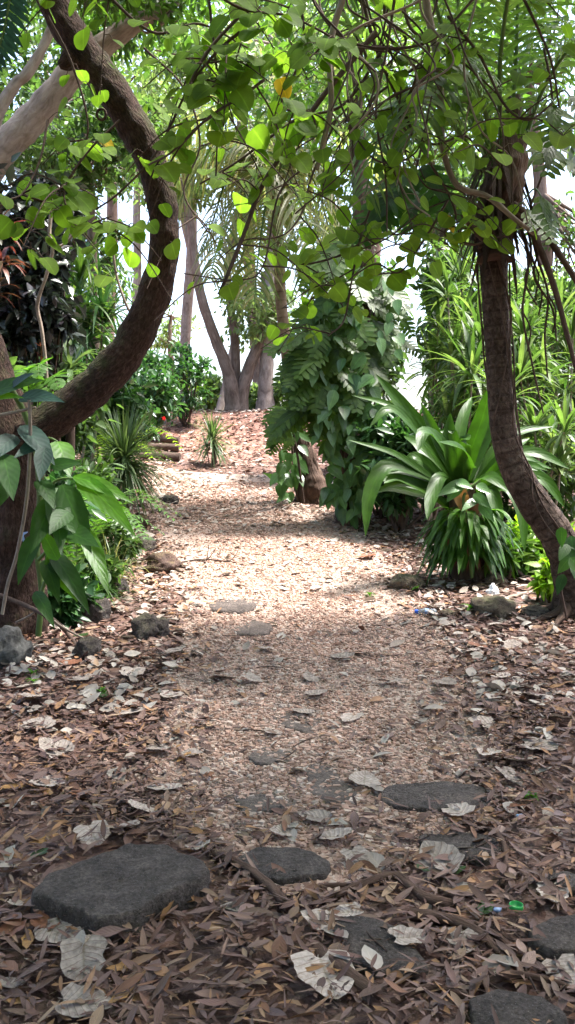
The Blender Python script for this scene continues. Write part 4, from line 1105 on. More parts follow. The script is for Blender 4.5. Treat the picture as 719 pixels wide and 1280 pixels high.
def ribbonleaf(parent, pix, wpx, Y, m, dY=0., prof='strap', fold=.25, name='leaf', label=None, nseg=14, facing=.55):
    """a strap leaf arching through pixels pix, in depth from Y to Y+dY"""
    Ys = np.linspace(Y, Y + dY, len(pix))
    p = smooth_path([P(a, b, y) for (a, b), y in zip(pix, Ys)], nseg + 1)
    tan = nrm(np.gradient(p, axis=0))
    view = nrm(p - np.array([0, 0, CAMH]))
    up = np.array([0, 0, 1.]) * (1 - facing) - view * facing
    side = nrm(np.cross(tan, up)); nn = np.cross(side, tan)
    t = np.linspace(0, 1, nseg + 1)
    w = (wpx * Y / F * .5 * np.interp(t, *PROF[prof]))[:, None]
    v = np.stack([p - side * w + nn * w * fold, p - side * w * .5 + nn * w * fold * .35, p, p + side * w * .5 + nn * w * fold * .35, p + side * w + nn * w * fold], 1)
    uv = np.zeros((nseg + 1, 5, 2)); uv[..., 0] = [0, .25, .5, .75, 1]; uv[..., 1] = t[:, None]
    i, j = np.meshgrid(np.arange(nseg), np.arange(4), indexing='ij')
    f = np.stack([i * 5 + j, i * 5 + j + 1, (i + 1) * 5 + j + 1, (i + 1) * 5 + j], -1).reshape(-1, 4)
    mb = MB(); mb.add(v, f, uv)
    o = mb.build(name, M[m], parent)
    if label:
        o['label'] = label
    return o


# ------------------------------------------------------------------ giant strap-leaved plant by the path
gp = G(588, 724); YG = gp[1]
g = thing('giant_plant', 'giant fountain of long glossy green strap leaves beside the path', 'plant', gp)
GL = [([(572, 610), (545, 560), (505, 510), (470, 468)], 27, -.1), ([(572, 600), (556, 570), (540, 535), (526, 503)], 20, -.25), ([(580, 600), (590, 560), (604, 520), (613, 482)], 27, -.15), ([(584, 600), (596, 570), (612, 530), (622, 498)], 25, .2),
      ([(574, 600), (566, 570), (562, 545), (563, 516)], 22, .1), ([(566, 612), (530, 590), (490, 566), (436, 550)], 13, -.3), ([(560, 612), (520, 590), (482, 584), (462, 620), (457, 670)], 26, -.6), ([(566, 600), (540, 560), (510, 525), (485, 512), (462, 534)], 20, -.4),
      ([(566, 600), (530, 545), (490, 508), (440, 494)], 14, .3), ([(596, 604), (620, 560), (650, 540), (692, 533)], 17, .3), ([(596, 608), (630, 572), (670, 566), (712, 586)], 22, -.1), ([(598, 612), (640, 590), (680, 600), (706, 634)], 22, -.3),
      ([(600, 618), (634, 610), (652, 640), (656, 690)], 19, -.5), ([(596, 620), (612, 612), (622, 640), (622, 670)], 20, -.5), ([(562, 612), (530, 596), (500, 588), (464, 592)], 20, -.2), ([(562, 618), (530, 606), (500, 604), (472, 614)], 22, -.3),
      ([(570, 602), (556, 560), (532, 540), (522, 565)], 24, -.6), ([(590, 602), (610, 580), (640, 560), (662, 548)], 20, .4), ([(576, 600), (572, 560), (580, 520), (590, 496)], 20, .5), ([(590, 604), (640, 596), (670, 590), (690, 598)], 18, .5),
      ([(570, 606), (552, 596), (540, 620), (534, 650)], 22, -.55), ([(588, 610), (600, 600), (612, 596), (640, 616)], 24, -.6), ([(578, 606), (582, 570), (600, 545), (640, 510)], 22, .6), ([(570, 606), (540, 575), (520, 552), (505, 545)], 20, .5), ([(584, 606), (588, 580), (576, 560), (548, 552)], 20, -.7)]
for pix, w, dY in GL:
    ribbonleaf(g, pix, w * .82, YG, 'crinum', dY)
rg = np.random.default_rng(77)
for k in range(26):
    a = rg.uniform(-1.25, 1.25); L_ = rg.uniform(90, 150); up_ = rg.uniform(.45, 1.0)
    x0, y0 = 578 + 14 * a, rg.uniform(606, 640)
    p1 = (x0 + math.sin(a) * L_ * .35, y0 - math.cos(a) * L_ * .4 * up_)
    p2 = (x0 + math.sin(a) * L_ * .75, y0 - math.cos(a) * L_ * .66 * up_)
    p3 = (x0 + math.sin(a) * L_ * 1.0 + 4, y0 - math.cos(a) * L_ * (.66 * up_ - .1 * abs(a)))
    ribbonleaf(g, [(x0, y0), p1, p2, p3], rg.uniform(11, 18), YG, 'crinum', rg.uniform(-.6, .5))
ribbonleaf(g, [(584, 640), (576, 622), (574, 612), (566, 622)], 20, YG - .35, 'dry_tan', -.1, prof='ovate', name='dead_leaf', label='curled orange-brown dead leaf')
ribbonleaf(g, [(588, 648), (594, 632), (586, 622)], 16, YG - .36, 'dry_brown', -.05, prof='ovate', name='dead_leaf')
mb = MB(); px_tube(mb, [(588, 728), (584, 680), (580, 605)], [44, 50, 34], YG, sides=14, lump=.2, lscale=9); mb.build('stem', M['bark_root'], g)

s = thing('strap_clump', 'skirt of short glossy strap leaves hanging at the foot of the giant plant', 'plant', gp + [0, -.15, 0])
mb = MB(); n = 230
az = RNG.uniform(-PI * 1.05, .05 * PI, n); c0 = P(583, 662, YG - .12)
b = c0 + np.stack([np.cos(az) * .20 * RNG.uniform(.3, 1, n), np.sin(az) * .14, RNG.uniform(-.26, .2, n)], -1)
d = np.stack([np.cos(az) * 1.0, np.sin(az) * .8, RNG.uniform(.1, .9, n)], -1)
L_ = RNG.uniform(.26, .50, n)
straps(mb, b, d, L_, RNG.uniform(.042, .075, n), droop=RNG.uniform(1.6, 3.6, n), nseg=9, fold=.25, prof='lance', pw=.9); mb.build('foliage', M['skirt'], s)
mb = MB(); n = 40; az = RNG.uniform(-PI, 0, n)
straps(mb, c0 + RNG.normal(0, .06, (n, 3)) - [0, 0, .1], np.stack([np.cos(az), np.sin(az), RNG.uniform(-.4, .2, n)], -1), RNG.uniform(.2, .4, n), .03, droop=2.2, nseg=6, prof='grass'); mb.build('dead_foliage', M['dry_brown'], s)
s = thing('variegated_climber', 'small pale green variegated leaves growing in front of the giant plant', 'climber', gp + [0.05, -.3, 0])
mb = MB(); px_tube(mb, [(590, 722), (584, 660), (580, 620), (600, 600)], 4, YG - .4, sides=6); mb.build('stem', M['stem_green'], s)
for k, (a, bb, w) in enumerate([((584, 604), (548, 622), 18), ((576, 606), (560, 628), 16), ((570, 602), (590, 612), 14), ((596, 606), (612, 618), 13), ((592, 618), (612, 636), 14), ((600, 630), (616, 652), 15), ((596, 625), (578, 640), 12)]):
    pixleaf(s, a, bb, w, YG - .45, 'pothos', -.08, tilt=.2 * math.sin(k))

# ------------------------------------------------------------------ trunks with climbers on the sunny side of the path
yA = G(388, 628)[1]; yB = G(438, 654)[1]
t = thing('swollen_palm', 'palm with tan ringed stem and swollen brown foot beside the path', 'palm', G(388, 628))
mb = MB(); px_tube(mb, [(396, 634), (388, 606), (380, 565), (370, 520), (362, 470), (356, 420), (351, 370), (348, 300), (346, 230)], [38, 30, 22, 17, 15, 14, 14, 13, 13], yA, sides=20, n=160, lump=.05); mb.build('trunk', M['bark_orange'], t)
mb = MB(); px_tube(mb, [(397, 640), (392, 618), (385, 590), (377, 555), (371, 528)], [58, 46, 32, 23, 16], yA - .02, sides=24, n=60, lump=.22, lscale=6, flute=.1)
for k in range(9):
    a0 = RNG.uniform(-PI, 0); q = []
    for j, (px, py, r) in enumerate([(397, 640, 30), (392, 618, 23), (385, 590, 16), (377, 555, 12), (372, 520, 9)]):
        a0 += RNG.normal(0, .35); c = P(px, py, yA); r_ = r * yA / F
        q.append(c + np.array([math.cos(a0) * r_, math.sin(a0) * r_, 0]))
    tube(mb, q, RNG.uniform(.008, .016), sides=6, n=24, lump=.15, lscale=10)
mb.build('rooted_foot', M['bark_root'], t)
rach = MB(); mb = MB()
O = [346, 232]
FR = [([(346, 232), (310, 190), (260, 195), (222, 260), (205, 330)], -.3), ([(346, 232), (330, 215), (300, 240), (275, 300), (262, 350)], -1.2), ([(346, 232), (360, 190), (400, 210), (430, 270), (445, 340)], -.6), ([(346, 232), (320, 160), (280, 130), (230, 160), (190, 215)], 1.2),
      ([(346, 232), (355, 215), (378, 260), (395, 320), (398, 380)], -1.4), ([(346, 232), (340, 215), (330, 270), (322, 330), (318, 378)], -1.0), ([(346, 232), (370, 170), (420, 150), (470, 190), (500, 250)], 1.0), ([(346, 232), (300, 175), (245, 190), (215, 240), (200, 300)], .6), ([(346, 232), (322, 195), (288, 215), (268, 270), (250, 320)], .3), ([(346, 232), (334, 205), (312, 225), (300, 290), (296, 345)], .7), ([(346, 232), (366, 200), (392, 225), (412, 290), (420, 350)], .5), ([(346, 232), (345, 150), (330, 80), (300, 20)], .5), ([(346, 232), (372, 160), (400, 90), (440, 40)], .4)]
for pix, dY in FR:
    rach, mb = MB(), MB()
    pts = [P(a, b_, y) for (a, b_), y in zip(pix, np.linspace(yA, yA + dY, len(pix)))]
    pinnate(mb, pts, 46, 1.0, .035, hang=2.4, angle=55, nseg=5, rach=rach, rw=.025)
    two_mats(rach, mb, 'frond', M['stem_green'], M['palm_pale'], t)

t = thing('climber_tree', 'dark trunk wrapped in aerial roots under hanging slit leaves', 'tree', G(440, 656))
mb = MB(); px_tube(mb, [(438, 662), (436, 620), (434, 560), (436, 500), (442, 440), (452, 380), (456, 320), (452, 240), (446, 160), (440, 60)], [38, 34, 32, 32, 30, 26, 24, 22, 20, 16], yB, sides=26, n=160, lump=.22, lscale=7, flute=.08); tr = mb.build('trunk', M['bark_root'], t)
mb = MB()
for k in range(16):
    a0 = RNG.uniform(0, 2 * PI); q = []
    for j, (px, py) in enumerate([(438, 660), (435, 600), (434, 540), (438, 470), (450, 400)]):
        a0 += RNG.normal(0, .5); c = P(px, py, yB); r = (17 - j * 1.2) * yB / F
        q.append(c + np.array([math.cos(a0) * r, math.sin(a0) * r, 0]))
    tube(mb, q, RNG.uniform(.006, .014), sides=6, n=24, lump=.15, lscale=10)
mb.build('aerial_roots', M['stem'], t)
mb = MB(); cc = crown(mb, P(450, 60, yB + .4), (1.7, 1.6, 1.5), 46, 60, .16, prof='ovate', wr=.55); mb.build('crown', M['canopy_leaf'], t)


def slit_climber(label, base, spots, Y, Lr, m='monstera', seed=1, nl=7, stempix=None):
    rg = np.random.default_rng(seed)
    o = thing('slit_leaf_climber', label, 'climber', base, 'climbers with slit leaves')
    if stempix:
        mb = MB(); px_tube(mb, stempix, 3, Y, sides=7, lump=.1); mb.build('stem', M['stem'], o)
    mb = MB(); st = MB()
    for (px, py, dirx) in spots:
        y = Y - rg.uniform(0, .5)
        p = P(px, py, y); L = rg.uniform(*Lr)
        d = np.array([dirx + rg.normal(0, .25), -rg.uniform(.1, .7), -rg.uniform(.35, 1.0)])
        up = nrm(np.array([dirx * .3 + rg.normal(0, .2), -.75, .65]))
        monstera(mb, p, d, L, L * rg.uniform(.72, .9), up, droop=rg.uniform(.3, .8), nl=nl, rng=rg)
        tube(st, [p + np.array([-dirx * .15, .25, .05]), p + np.array([-dirx * .05, .1, .08]), p], .006, sides=5, n=6, cap=False)
    st.build('leaf_stalks', M['stem_green'], o)
    mb.build('foliage', M[m], o)
    return o


rg = np.random.default_rng(5)
sp = [(rg.uniform(396, 456), rg.uniform(300, 500), rg.choice([-1, -.6, -.2, .4])) for k in range(54)]
sp += [(rg.uniform(398, 425), rg.uniform(400, 520), rg.choice([-.5, -.2, .1])) for k in range(30)]
sp += [(rg.uniform(372, 398), rg.uniform(405, 520), rg.choice([-1, -.7, -.4])) for k in range(24)]
slit_climber('mass of glossy slit leaves hanging on the trunk beside the tan palm', G(430, 650), sp, yB - .1, (.36, .55), seed=3, stempix=[(440, 655), (434, 560), (440, 460), (456, 330)])
sp = [(rg.uniform(455, 500), rg.uniform(330, 450), rg.choice([.9, .5, .2])) for k in range(26)]
slit_climber('slit leaves spreading towards the white gap in the trees', G(450, 656), sp, yB + .2, (.34, .5), seed=4, stempix=[(446, 655), (450, 520), (462, 420), (480, 340)])
sp = [(rg.uniform(346, 366), rg.uniform(505, 550), rg.choice([-1, -.7])) for k in range(11)]
slit_climber('low feathery slit leaves at the foot of the tan palm', G(380, 628), sp, yA - .5, (.24, .36), seed=6, stempix=[(380, 628), (372, 570), (362, 520)])
sp = [(508, 212, -.2), (520, 232, .1), (498, 240, -.5), (528, 206, .4)]
slit_climber('big bright slit leaves hanging below the tangle of vines', P(520, 200, 6.8), sp, 6.9, (.42, .55), m='anthurium', seed=8, nl=8, stempix=[(540, 120), (530, 170), (520, 212)])
sp = [(694, 132, .2), (704, 160, .2), (688, 170, -.1), (676, 245, .3), (660, 262, .3), (700, 200, .4), (712, 120, .3)]
slit_climber('dark slit leaves hanging beside the crown of the leaning palm', P(690, 130, 6.2), sp, 6.3, (.3, .42), seed=9, stempix=[(680, 60), (690, 120), (686, 190), (664, 256)])


def heart_climber(label, base, boxes, n, Y, Lr, m='pothos', seed=1, stempix=None, cat='climber', name='heart_leaf_climber', prof='ovate', wr=.55, dep=.5):
    rg = np.random.default_rng(seed)
    o = thing(name, label, cat, base, 'heart-leaved climbers')
    if stempix:
        mb = MB(); px_tube(mb, stempix, 3, Y, sides=7, lump=.1); mb.build('stem', M['stem'], o)
    mb = MB()
    for (x0, y0, x1, y1, k) in boxes:
        px, py = rg.uniform(x0, x1, k), rg.uniform(y0, y1, k)
        p = np.array([P(a, b, Y - rg.uniform(0, dep)) for a, b in zip(px, py)])
        d = np.stack([rg.normal(0, .5, k), -rg.uniform(.1, .6, k), -rg.uniform(.4, 1.1, k)], -1)
        up = np.stack([rg.normal(0, .3, k), np.full(k, -.8), rg.uniform(.3, .8, k)], -1)
        L = rg.uniform(*Lr, k)
        straps(mb, p, d, L, L * wr * rg.uniform(.85, 1.15, k), droop=.5, up=nrm(up), nseg=7, fold=.2, prof=prof)
    mb.build('foliage', M[m], o)
    return o


heart_climber('pale-veined heart leaves cascading over the foot of the rooted trunk', G(440, 656), [(404, 506, 478, 560, 44), (408, 550, 470, 625, 52), (420, 610, 458, 640, 12)], 0, yB - .2, (.2, .3), seed=2, stempix=[(440, 655), (430, 600), (440, 520)], dep=.35)
heart_climber('broad glossy heart leaves mixed among the slit leaves on the rooted trunk', G(432, 656), [(392, 440, 474, 545, 58), (405, 320, 500, 440, 40)], 0, yB - .35, (.15, .30), seed=15, stempix=[(436, 655), (428, 560), (440, 440)], dep=.4)
heart_climber('small glossy leaves climbing the foot of the tan palm', G(378, 628), [(348, 520, 376, 596, 30), (350, 585, 366, 618, 8)], 0, yA - .2, (.18, .27), seed=12, stempix=[(372, 626), (366, 570), (364, 520)], dep=.3)
o = pixleaf(thing('seedling', 'single green leaf sprouting by the path below the tan palm', 'seedling', G(352, 606)), (356, 606), (330, 592), 11, G(352, 606)[1], 'bright_anth', 0, droop=.2)

# ------------------------------------------------------------------ leaning palm
pb = G(718, 772); YP = pb[1]
pal = thing('leaning_palm', 'leaning palm whose ringed trunk bends out towards the photo edge', 'palm', pb)
mb = MB(); px_tube(mb, [(722, 778), (717, 735), (707, 694), (690, 660), (664, 624), (643, 584), (630, 540), (625, 490), (623, 440), (620, 390), (617, 340), (614, 300), (618, 268), (628, 238)], [60, 48, 43, 43, 40, 36, 33, 31, 31, 32, 33, 35, 40, 44], YP, sides=30, n=240, lump=.07, lscale=8, ring=.02, ringgap=.09, flute=.08); mb.build('trunk', M['bark_palm'], pal)
mb = MB(); px_tube(mb, [(612, 312), (615, 280), (626, 248), (636, 212), (640, 170), (642, 120)], [34, 40, 52, 46, 32, 16], YP - .03, sides=24, n=40, lump=.3, lscale=9)
for k in range(110):
    a = RNG.uniform(0, 2 * PI); c = P(624 + 22 * math.cos(a), 250 + RNG.uniform(-60, 50), YP + .1 * math.sin(a) - .05)
    straps(mb, [c], [(math.cos(a) * .5, math.sin(a) * .5, -.8)], [RNG.uniform(.25, .6)], RNG.uniform(.02, .05), droop=.8, nseg=4, prof='grass')
mb.build('leaf_bases', M['bark_root'], pal)
PF = [([(626, 232), (590, 130), (555, 40), (520, -70), (470, -110), (430, -40), (415, 60)], -.9), ([(622, 230), (580, 110), (572, -10), (566, -130)], -.3), ([(630, 226), (604, 90), (606, -50), (612, -180)], .3), ([(634, 226), (645, 80), (652, -50), (690, -170)], -.3),
      ([(640, 226), (680, 110), (730, 50), (800, 70), (850, 180)], -.5), ([(622, 236), (562, 150), (520, 110), (480, 150), (455, 250)], -.8), ([(642, 232), (700, 160), (760, 170), (800, 260)], .5), ([(628, 228), (570, 60), (530, -60), (440, -120), (350, -60)], .6),
      ([(624, 232), (560, 100), (500, 30), (450, 40), (415, 120)], 1.2), ([(636, 224), (660, 60), (700, -40), (770, -60)], .9), ([(626, 230), (600, 120), (560, 80), (530, 110), (515, 180)], -1.4), ([(630, 226), (625, 90), (640, -30), (660, -110), (720, -130)], -1.3)]
for pix, dY in PF:
    rach, mb = MB(), MB()
    pts = [P(a, b_, y) for (a, b_), y in zip(pix, np.linspace(YP, YP + dY, len(pix)))]
    pinnate(mb, pts, 48, .62, .026, hang=1.9, angle=52, nseg=5, rach=rach, rw=.022, lprof=([0, .1, .25, .5, .8, 1], [.02, .1, .75, 1, .8, .35]))
    two_mats(rach, mb, 'frond', M['stem_green'], M['palm_leaf'], pal)
for pix, w in (([(636, 262), (662, 284), (690, 350), (712, 430), (735, 520)], [11, 9, 8, 6, 4]), ([(640, 256), (672, 280), (704, 325), (740, 385), (780, 470)], [12, 10, 8, 7, 5]), ([(606, 300), (575, 268), (548, 250), (530, 244)], [9, 8, 6, 4])):
    mb = MB(); px_tube(mb, pix, w, YP - .25, sides=8); mb.build('dead_stalk', M['stem'], pal)
mb = MB(); px_tube(mb, [(600, 330), (604, 322), (622, 318), (640, 326)], [8, 12, 12, 6], YP - .13, sides=10, lump=.2); mb.build('old_leaf_scar', M['bark_root'], pal)
mb = MB()
for k in range(7):
    a0 = RNG.uniform(0, 2 * PI); q = []
    for (px, py, r) in ((708, 700, 22), (690, 660, 22), (664, 624, 21), (643, 584, 20), (630, 540, 19), (625, 490, 18), (623, 440, 18), (620, 390, 18), (616, 330, 19)):
        a0 += RNG.normal(0, .5); c = P(px, py, YP); r_ = (r + 1) * YP / F
        q.append(c + np.array([math.cos(a0) * r_, math.sin(a0) * r_, 0]))
    tube(mb, q, RNG.uniform(.004, .008), sides=5, n=50, lump=.15, lscale=10)
mb.build('creeper_strands', M['stem'], pal)
mb = MB()
for k in range(9):
    a0 = 2 * PI * k / 9 + RNG.normal(0, .2); l = RNG.uniform(.25, .5); dv = np.array([math.cos(a0), math.sin(a0), 0])
    q = [pb + dv * .10 + [0, 0, .22], pb + dv * .17 + [0, 0, .07], pb + dv * (.17 + l * .5) + RNG.normal(0, .03, 3) * [1, 1, 0], pb + dv * (.17 + l) + RNG.normal(0, .05, 3) * [1, 1, 0]]
    for j in (2, 3):
        q[j][2] = float(gz(q[j][0], q[j][1])) + (.015, -.02)[j - 2]
    tube(mb, q, [.05, .04, .022, .010], sides=9, n=24, lump=.2, lscale=12)
mb.build('root_flare', M['bark_root'], pal)
for k, (px0, px1) in enumerate(((648, 668), (655, 700), (660, 690), (645, 672))):
    o = thing('aerial_root', ('kinked', 'long', 'looping', 'short')[k] + ' dark aerial root dangling beside the leaning palm', 'aerial root', P(px0, 265, YP - .2), 'aerial roots of the leaning palm')
    mb = MB(); q = [(px0, 262)] + [(px0 + (px1 - px0) * u + RNG.normal(0, 6), 262 + (120 + 45 * k) * u) for u in (.25, .5, .75, 1)]
    px_tube(mb, q, [4, 3.5, 3, 2.5, 2], YP - .2, sides=6, n=40, lump=.2, lscale=12); mb.build('strand', M['stem'], o)
    mb = MB(); px_tube(mb, [q[2], (q[2][0] + 10, q[2][1] + 22), (q[2][0] + 6, q[2][1] + 50)], 2.2, YP - .2, sides=5, n=10); mb.build('strand', M['stem'], o)
o = thing('round_leaf_vine', 'four round leaves on a thin vine across the top of the leaning palm trunk', 'vine', P(615, 290, YP - .3), 'hanging vines')
mb = MB(); px_tube(mb, [(560, 300), (590, 306), (616, 298), (642, 292)], 2.5, YP - .3, sides=5); mb.build('stem', M['stem'], o)
for a, b_, w in (((612, 286), (620, 272), 17), ((628, 292), (644, 276), 20), ((608, 296), (620, 310), 15), ((624, 304), (642, 316), 19), ((636, 268), (648, 258), 15)):
    pixleaf(o, a, b_, w, YP - .32, 'vine_leaf', -.03, prof='round', droop=.1)
heart_climber('dark leaves creeping up the foot of the leaning palm', G(708, 776), [(690, 655, 722, 720, 10)], 0, YP - .3, (.14, .22), m='anthurium', seed=14, stempix=[(708, 772), (700, 720), (710, 660)], dep=.15)

# ------------------------------------------------------------------ plants helpers
def rosette(mb, c, axis, n, L, W, rg, droop=(.8, 2.2), el=(.05, 1.3), nseg=7, prof='lance', fold=.25):
    axis = nrm(np.asarray(axis, float))
    a = np.array([1., 0, 0]) if abs(axis[0]) < .8 else np.array([0, 1., 0])
    ux = nrm(np.cross(axis, a)); uy = np.cross(axis, ux)
    th = rg.uniform(0, 2 * PI, n); e = rg.uniform(*el, n)
    d = (ux[None] * np.cos(th)[:, None] + uy[None] * np.sin(th)[:, None]) * np.cos(e)[:, None] + axis[None] * np.sin(e)[:, None]
    b = np.asarray(c) + d * L * .04 + axis * (rg.uniform(-.12, .1, n) * L)[:, None]
    ln = L * rg.uniform(.75, 1.1, n)
    straps(mb, b, d, ln, W * rg.uniform(.8, 1.15, n), droop=rg.uniform(*droop, n) * np.cos(e) , nseg=nseg, fold=fold, prof=prof)


def cane_plant(label, px, py, Y, heads, L, W, m='dracaena', n=26, seed=1, group='cane plants with leaf tufts', name='cane_plant', cat='plant', prof='lance', droop=(.8, 2.0)):
    """px,py,Y: foot; heads: pixels of the leaf tufts"""
    rg = np.random.default_rng(seed)
    b = P(px, py, Y); b[2] = float(gz(b[0], b[1]))
    o = thing(name, label, cat, b, group)
    st, mb = MB(), MB()
    for (hx, hy) in heads:
        y = Y + rg.uniform(-.45, .45); h = P(hx, hy, y)
        q = [b + rg.normal(0, .08, 3) * [1, 1, 0], b * .5 + h * .5 + rg.normal(0, .07, 3), h]
        p = tube(st, q, [.02, .016, .012], sides=6, n=12, cap=False)
        rosette(mb, h, nrm(h - q[1]) + rg.normal(0, .2, 3), n, L * rg.uniform(.85, 1.15), W, rg, prof=prof, droop=droop)
        if rg.uniform() < .6:
            rosette(mb, p[8], (0, 0, 1), n // 3, L * .85, W, rg, droop=(1.2, 2.6), prof=prof)
    st.build('stem', M['stem_pale'], o); mb.build('foliage', M[m], o)
    return o


def shrub(label, px, py, Y, wpx, hpx, nc, k, L, m, prof='ovate', wr=.5, seed=1, name='shrub', group='shrubs', cat='shrub', spread=.2, down=.35, bark='stem', inner=.15):
    """px,py,Y: middle of the foliage"""
    rg = np.random.default_rng(seed)
    c = P(px, py, Y); rx, rz = wpx * Y / F / 2, hpx * Y / F / 2
    b = np.array([c[0], Y, float(gz(c[0], Y))])
    o = thing(name, label, cat, b, group)
    mb = MB(); cc = crown(mb, c, (rx, min(rx, 1.2), rz), nc, k, L, rg, prof=prof, wr=wr, spread=spread, nseg=3, inner=inner, down=down)
    mb.build('foliage', M[m], o)
    mb = MB()
    for q in cc[:: max(1, len(cc) // 9)]:
        tube(mb, [b + rg.normal(0, .06, 3) * [1, 1, 0] - [0, 0, .05], b * .6 + q * .4 + rg.normal(0, .08, 3), q], [.025, .016, .006], sides=6, n=10, cap=False)
    mb.build('stem', M[bark], o)
    return o


# spiky plants beside the path
def spiky(label, px, py, hx, hy, L, W, n, seed, Y=None, m='spiky'):
    rg = np.random.default_rng(seed)
    b = G(px, py); Y = b[1]
    o = thing('spiky_plant', label, 'plant', b, 'spiky rosette plants beside the path')
    st, mb = MB(), MB()
    h = P(hx, hy, Y)
    tube(st, [b - [0, 0, .03], (b + h) / 2 + [.03, 0, 0], h], [.05, .04, .03], sides=9, n=14, lump=.2, lscale=12)
    rosette(mb, h, (0, 0, 1), n, L, W, rg, droop=(.3, 1.1), el=(-.5, 1.45), prof='grass', nseg=7, fold=.4)
    rosette(mb, h - [0, 0, .12], (0, 0, 1), n // 2, L * .95, W, rg, droop=(1.2, 3), el=(-.9, .3), prof='grass', nseg=7, fold=.4)
    st.build('stem', M['stem'], o); mb.build('foliage', M[m], o)
    return o


spiky('large spiky rosette of stiff narrow leaves beside the shady side of the path', 156, 654, 156, 574, .74, .03, 230, 3)
spiky('small spiky plant standing alone at the foot of the reddish bank', 267, 583, 266, 549, .56, .03, 120, 4)
o = thing('offset_shoot', 'thin upright shoot beside the lone spiky plant', 'seedling', G(262, 583))
mb = MB(); rosette(mb, P(259, 562, G(262, 583)[1]), (0, 0, 1), 14, .4, .03, RNG, el=(.7, 1.4), prof='lance'); mb.build('foliage', M['spiky'], o)
mb = MB(); q = G(262, 583); tube(mb, [q, P(259, 562, q[1])], .012, sides=6, n=5); mb.build('stem', M['stem_pale'], o)

# ------------------------------------------------------------------ trees
def tree(label, stems, crowns, m, L, bark='bark_far', seed=1, name='tree', prof='lance', wr=.5, spread=.2, nseg=2, base=None, lump=.08, limbs=True, group=None, sides=12, low=None, flute=.12, inner=.3):
    """stems: [(pixels, widths in px, Y, dY)]; crowns: [(px, py, rx px, ry px, Y, clumps, leaves a clump)]"""
    rg = np.random.default_rng(seed)
    pix, wd, Y, dY = stems[0]
    b = P(pix[0][0], pix[0][1], Y) if base is None else base
    o = thing(name, label, 'tree', b, group)
    mb = MB(); tops = []
    for k, (pix, wd, Y, dY) in enumerate(stems):
        pts = px_tube(mb, pix, wd, np.linspace(Y, Y + dY, len(pix)), sides=sides, n=len(pix) * 12, lump=lump, lscale=5, seed=seed + k, flute=flute if k == 0 else 0.)
        tops += [pts[-1], pts[-2]]
    lf = MB()
    tops = np.array(tops)
    for (px, py, rx, ry, Y, nc, k) in crowns:
        c = P(px, py, Y); r = (rx * Y / F, rx * Y / F, ry * Y / F)
        cc = crown(lf, c, r, nc, k, L, rg, prof=prof, wr=wr, spread=spread, nseg=nseg, inner=inner)
        if limbs:
            for q in cc[:: max(1, nc // 12)]:
                t0 = tops[np.argmin(np.linalg.norm(tops - q, axis=1))]
                r0 = wd[-1] * Y / F / 2 * .6
                tube(mb, [t0, t0 * .5 + q * .5 + rg.normal(0, .15, 3), q], [max(.012, r0), max(.01, r0 * .5), .006], sides=6, n=10, cap=False)
    mb.build('trunk', M[bark], o)
    if lf.v:
        lf.build('crown', M[m], o)
    return o


YM = 23.3
tree('forked grey-brown tree on top of the bank, one stem leaning away from the bank edge',
     [([(294, 520), (292, 500), (284, 462), (266, 415), (252, 372), (244, 330), (240, 290), (230, 240)], [31, 23, 15, 13, 12, 11, 9, 8], YM, 0),
      ([(300, 518), (303, 490), (313, 455), (326, 425), (332, 390), (330, 340)], [22, 17, 15, 13, 11, 8], YM, .2),
      ([(296, 500), (295, 460), (293, 420), (288, 380), (285, 330), (300, 260)], [13, 12, 11, 10, 9, 7], YM + .2, .3)],
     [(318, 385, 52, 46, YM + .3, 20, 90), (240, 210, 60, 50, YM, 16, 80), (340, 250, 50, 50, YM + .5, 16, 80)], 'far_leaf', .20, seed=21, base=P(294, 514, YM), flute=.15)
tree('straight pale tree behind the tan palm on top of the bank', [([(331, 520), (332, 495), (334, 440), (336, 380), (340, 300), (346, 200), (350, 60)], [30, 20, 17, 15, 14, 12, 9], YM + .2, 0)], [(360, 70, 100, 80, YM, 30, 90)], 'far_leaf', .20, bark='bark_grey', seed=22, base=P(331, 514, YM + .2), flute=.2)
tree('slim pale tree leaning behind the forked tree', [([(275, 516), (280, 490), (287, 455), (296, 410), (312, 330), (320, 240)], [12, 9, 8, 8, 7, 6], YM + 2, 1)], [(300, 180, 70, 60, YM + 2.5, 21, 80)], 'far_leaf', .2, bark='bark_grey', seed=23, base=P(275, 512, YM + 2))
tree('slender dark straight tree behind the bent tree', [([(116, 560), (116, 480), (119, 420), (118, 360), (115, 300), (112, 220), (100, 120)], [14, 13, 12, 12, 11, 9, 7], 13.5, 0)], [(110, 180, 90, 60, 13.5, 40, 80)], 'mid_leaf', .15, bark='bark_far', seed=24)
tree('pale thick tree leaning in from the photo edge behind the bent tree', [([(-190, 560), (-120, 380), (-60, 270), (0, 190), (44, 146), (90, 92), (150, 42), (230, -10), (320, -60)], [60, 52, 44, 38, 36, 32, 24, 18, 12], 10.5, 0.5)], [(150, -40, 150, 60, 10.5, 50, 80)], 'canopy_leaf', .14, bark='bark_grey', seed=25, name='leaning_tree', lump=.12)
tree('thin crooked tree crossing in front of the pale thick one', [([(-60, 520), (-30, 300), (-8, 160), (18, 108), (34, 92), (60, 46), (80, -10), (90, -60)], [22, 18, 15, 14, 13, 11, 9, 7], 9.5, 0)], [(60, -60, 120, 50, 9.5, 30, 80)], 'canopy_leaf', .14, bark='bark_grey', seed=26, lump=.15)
tree('far slim pale tree seen through the loop of the bent tree', [([(166, 540), (168, 420), (172, 340), (171, 260), (176, 160)], [12, 11, 10, 9, 7], 27, 0)], [(175, 170, 60, 70, 27, 24, 90)], 'far_leaf', .22, bark='bark_grey', seed=27)
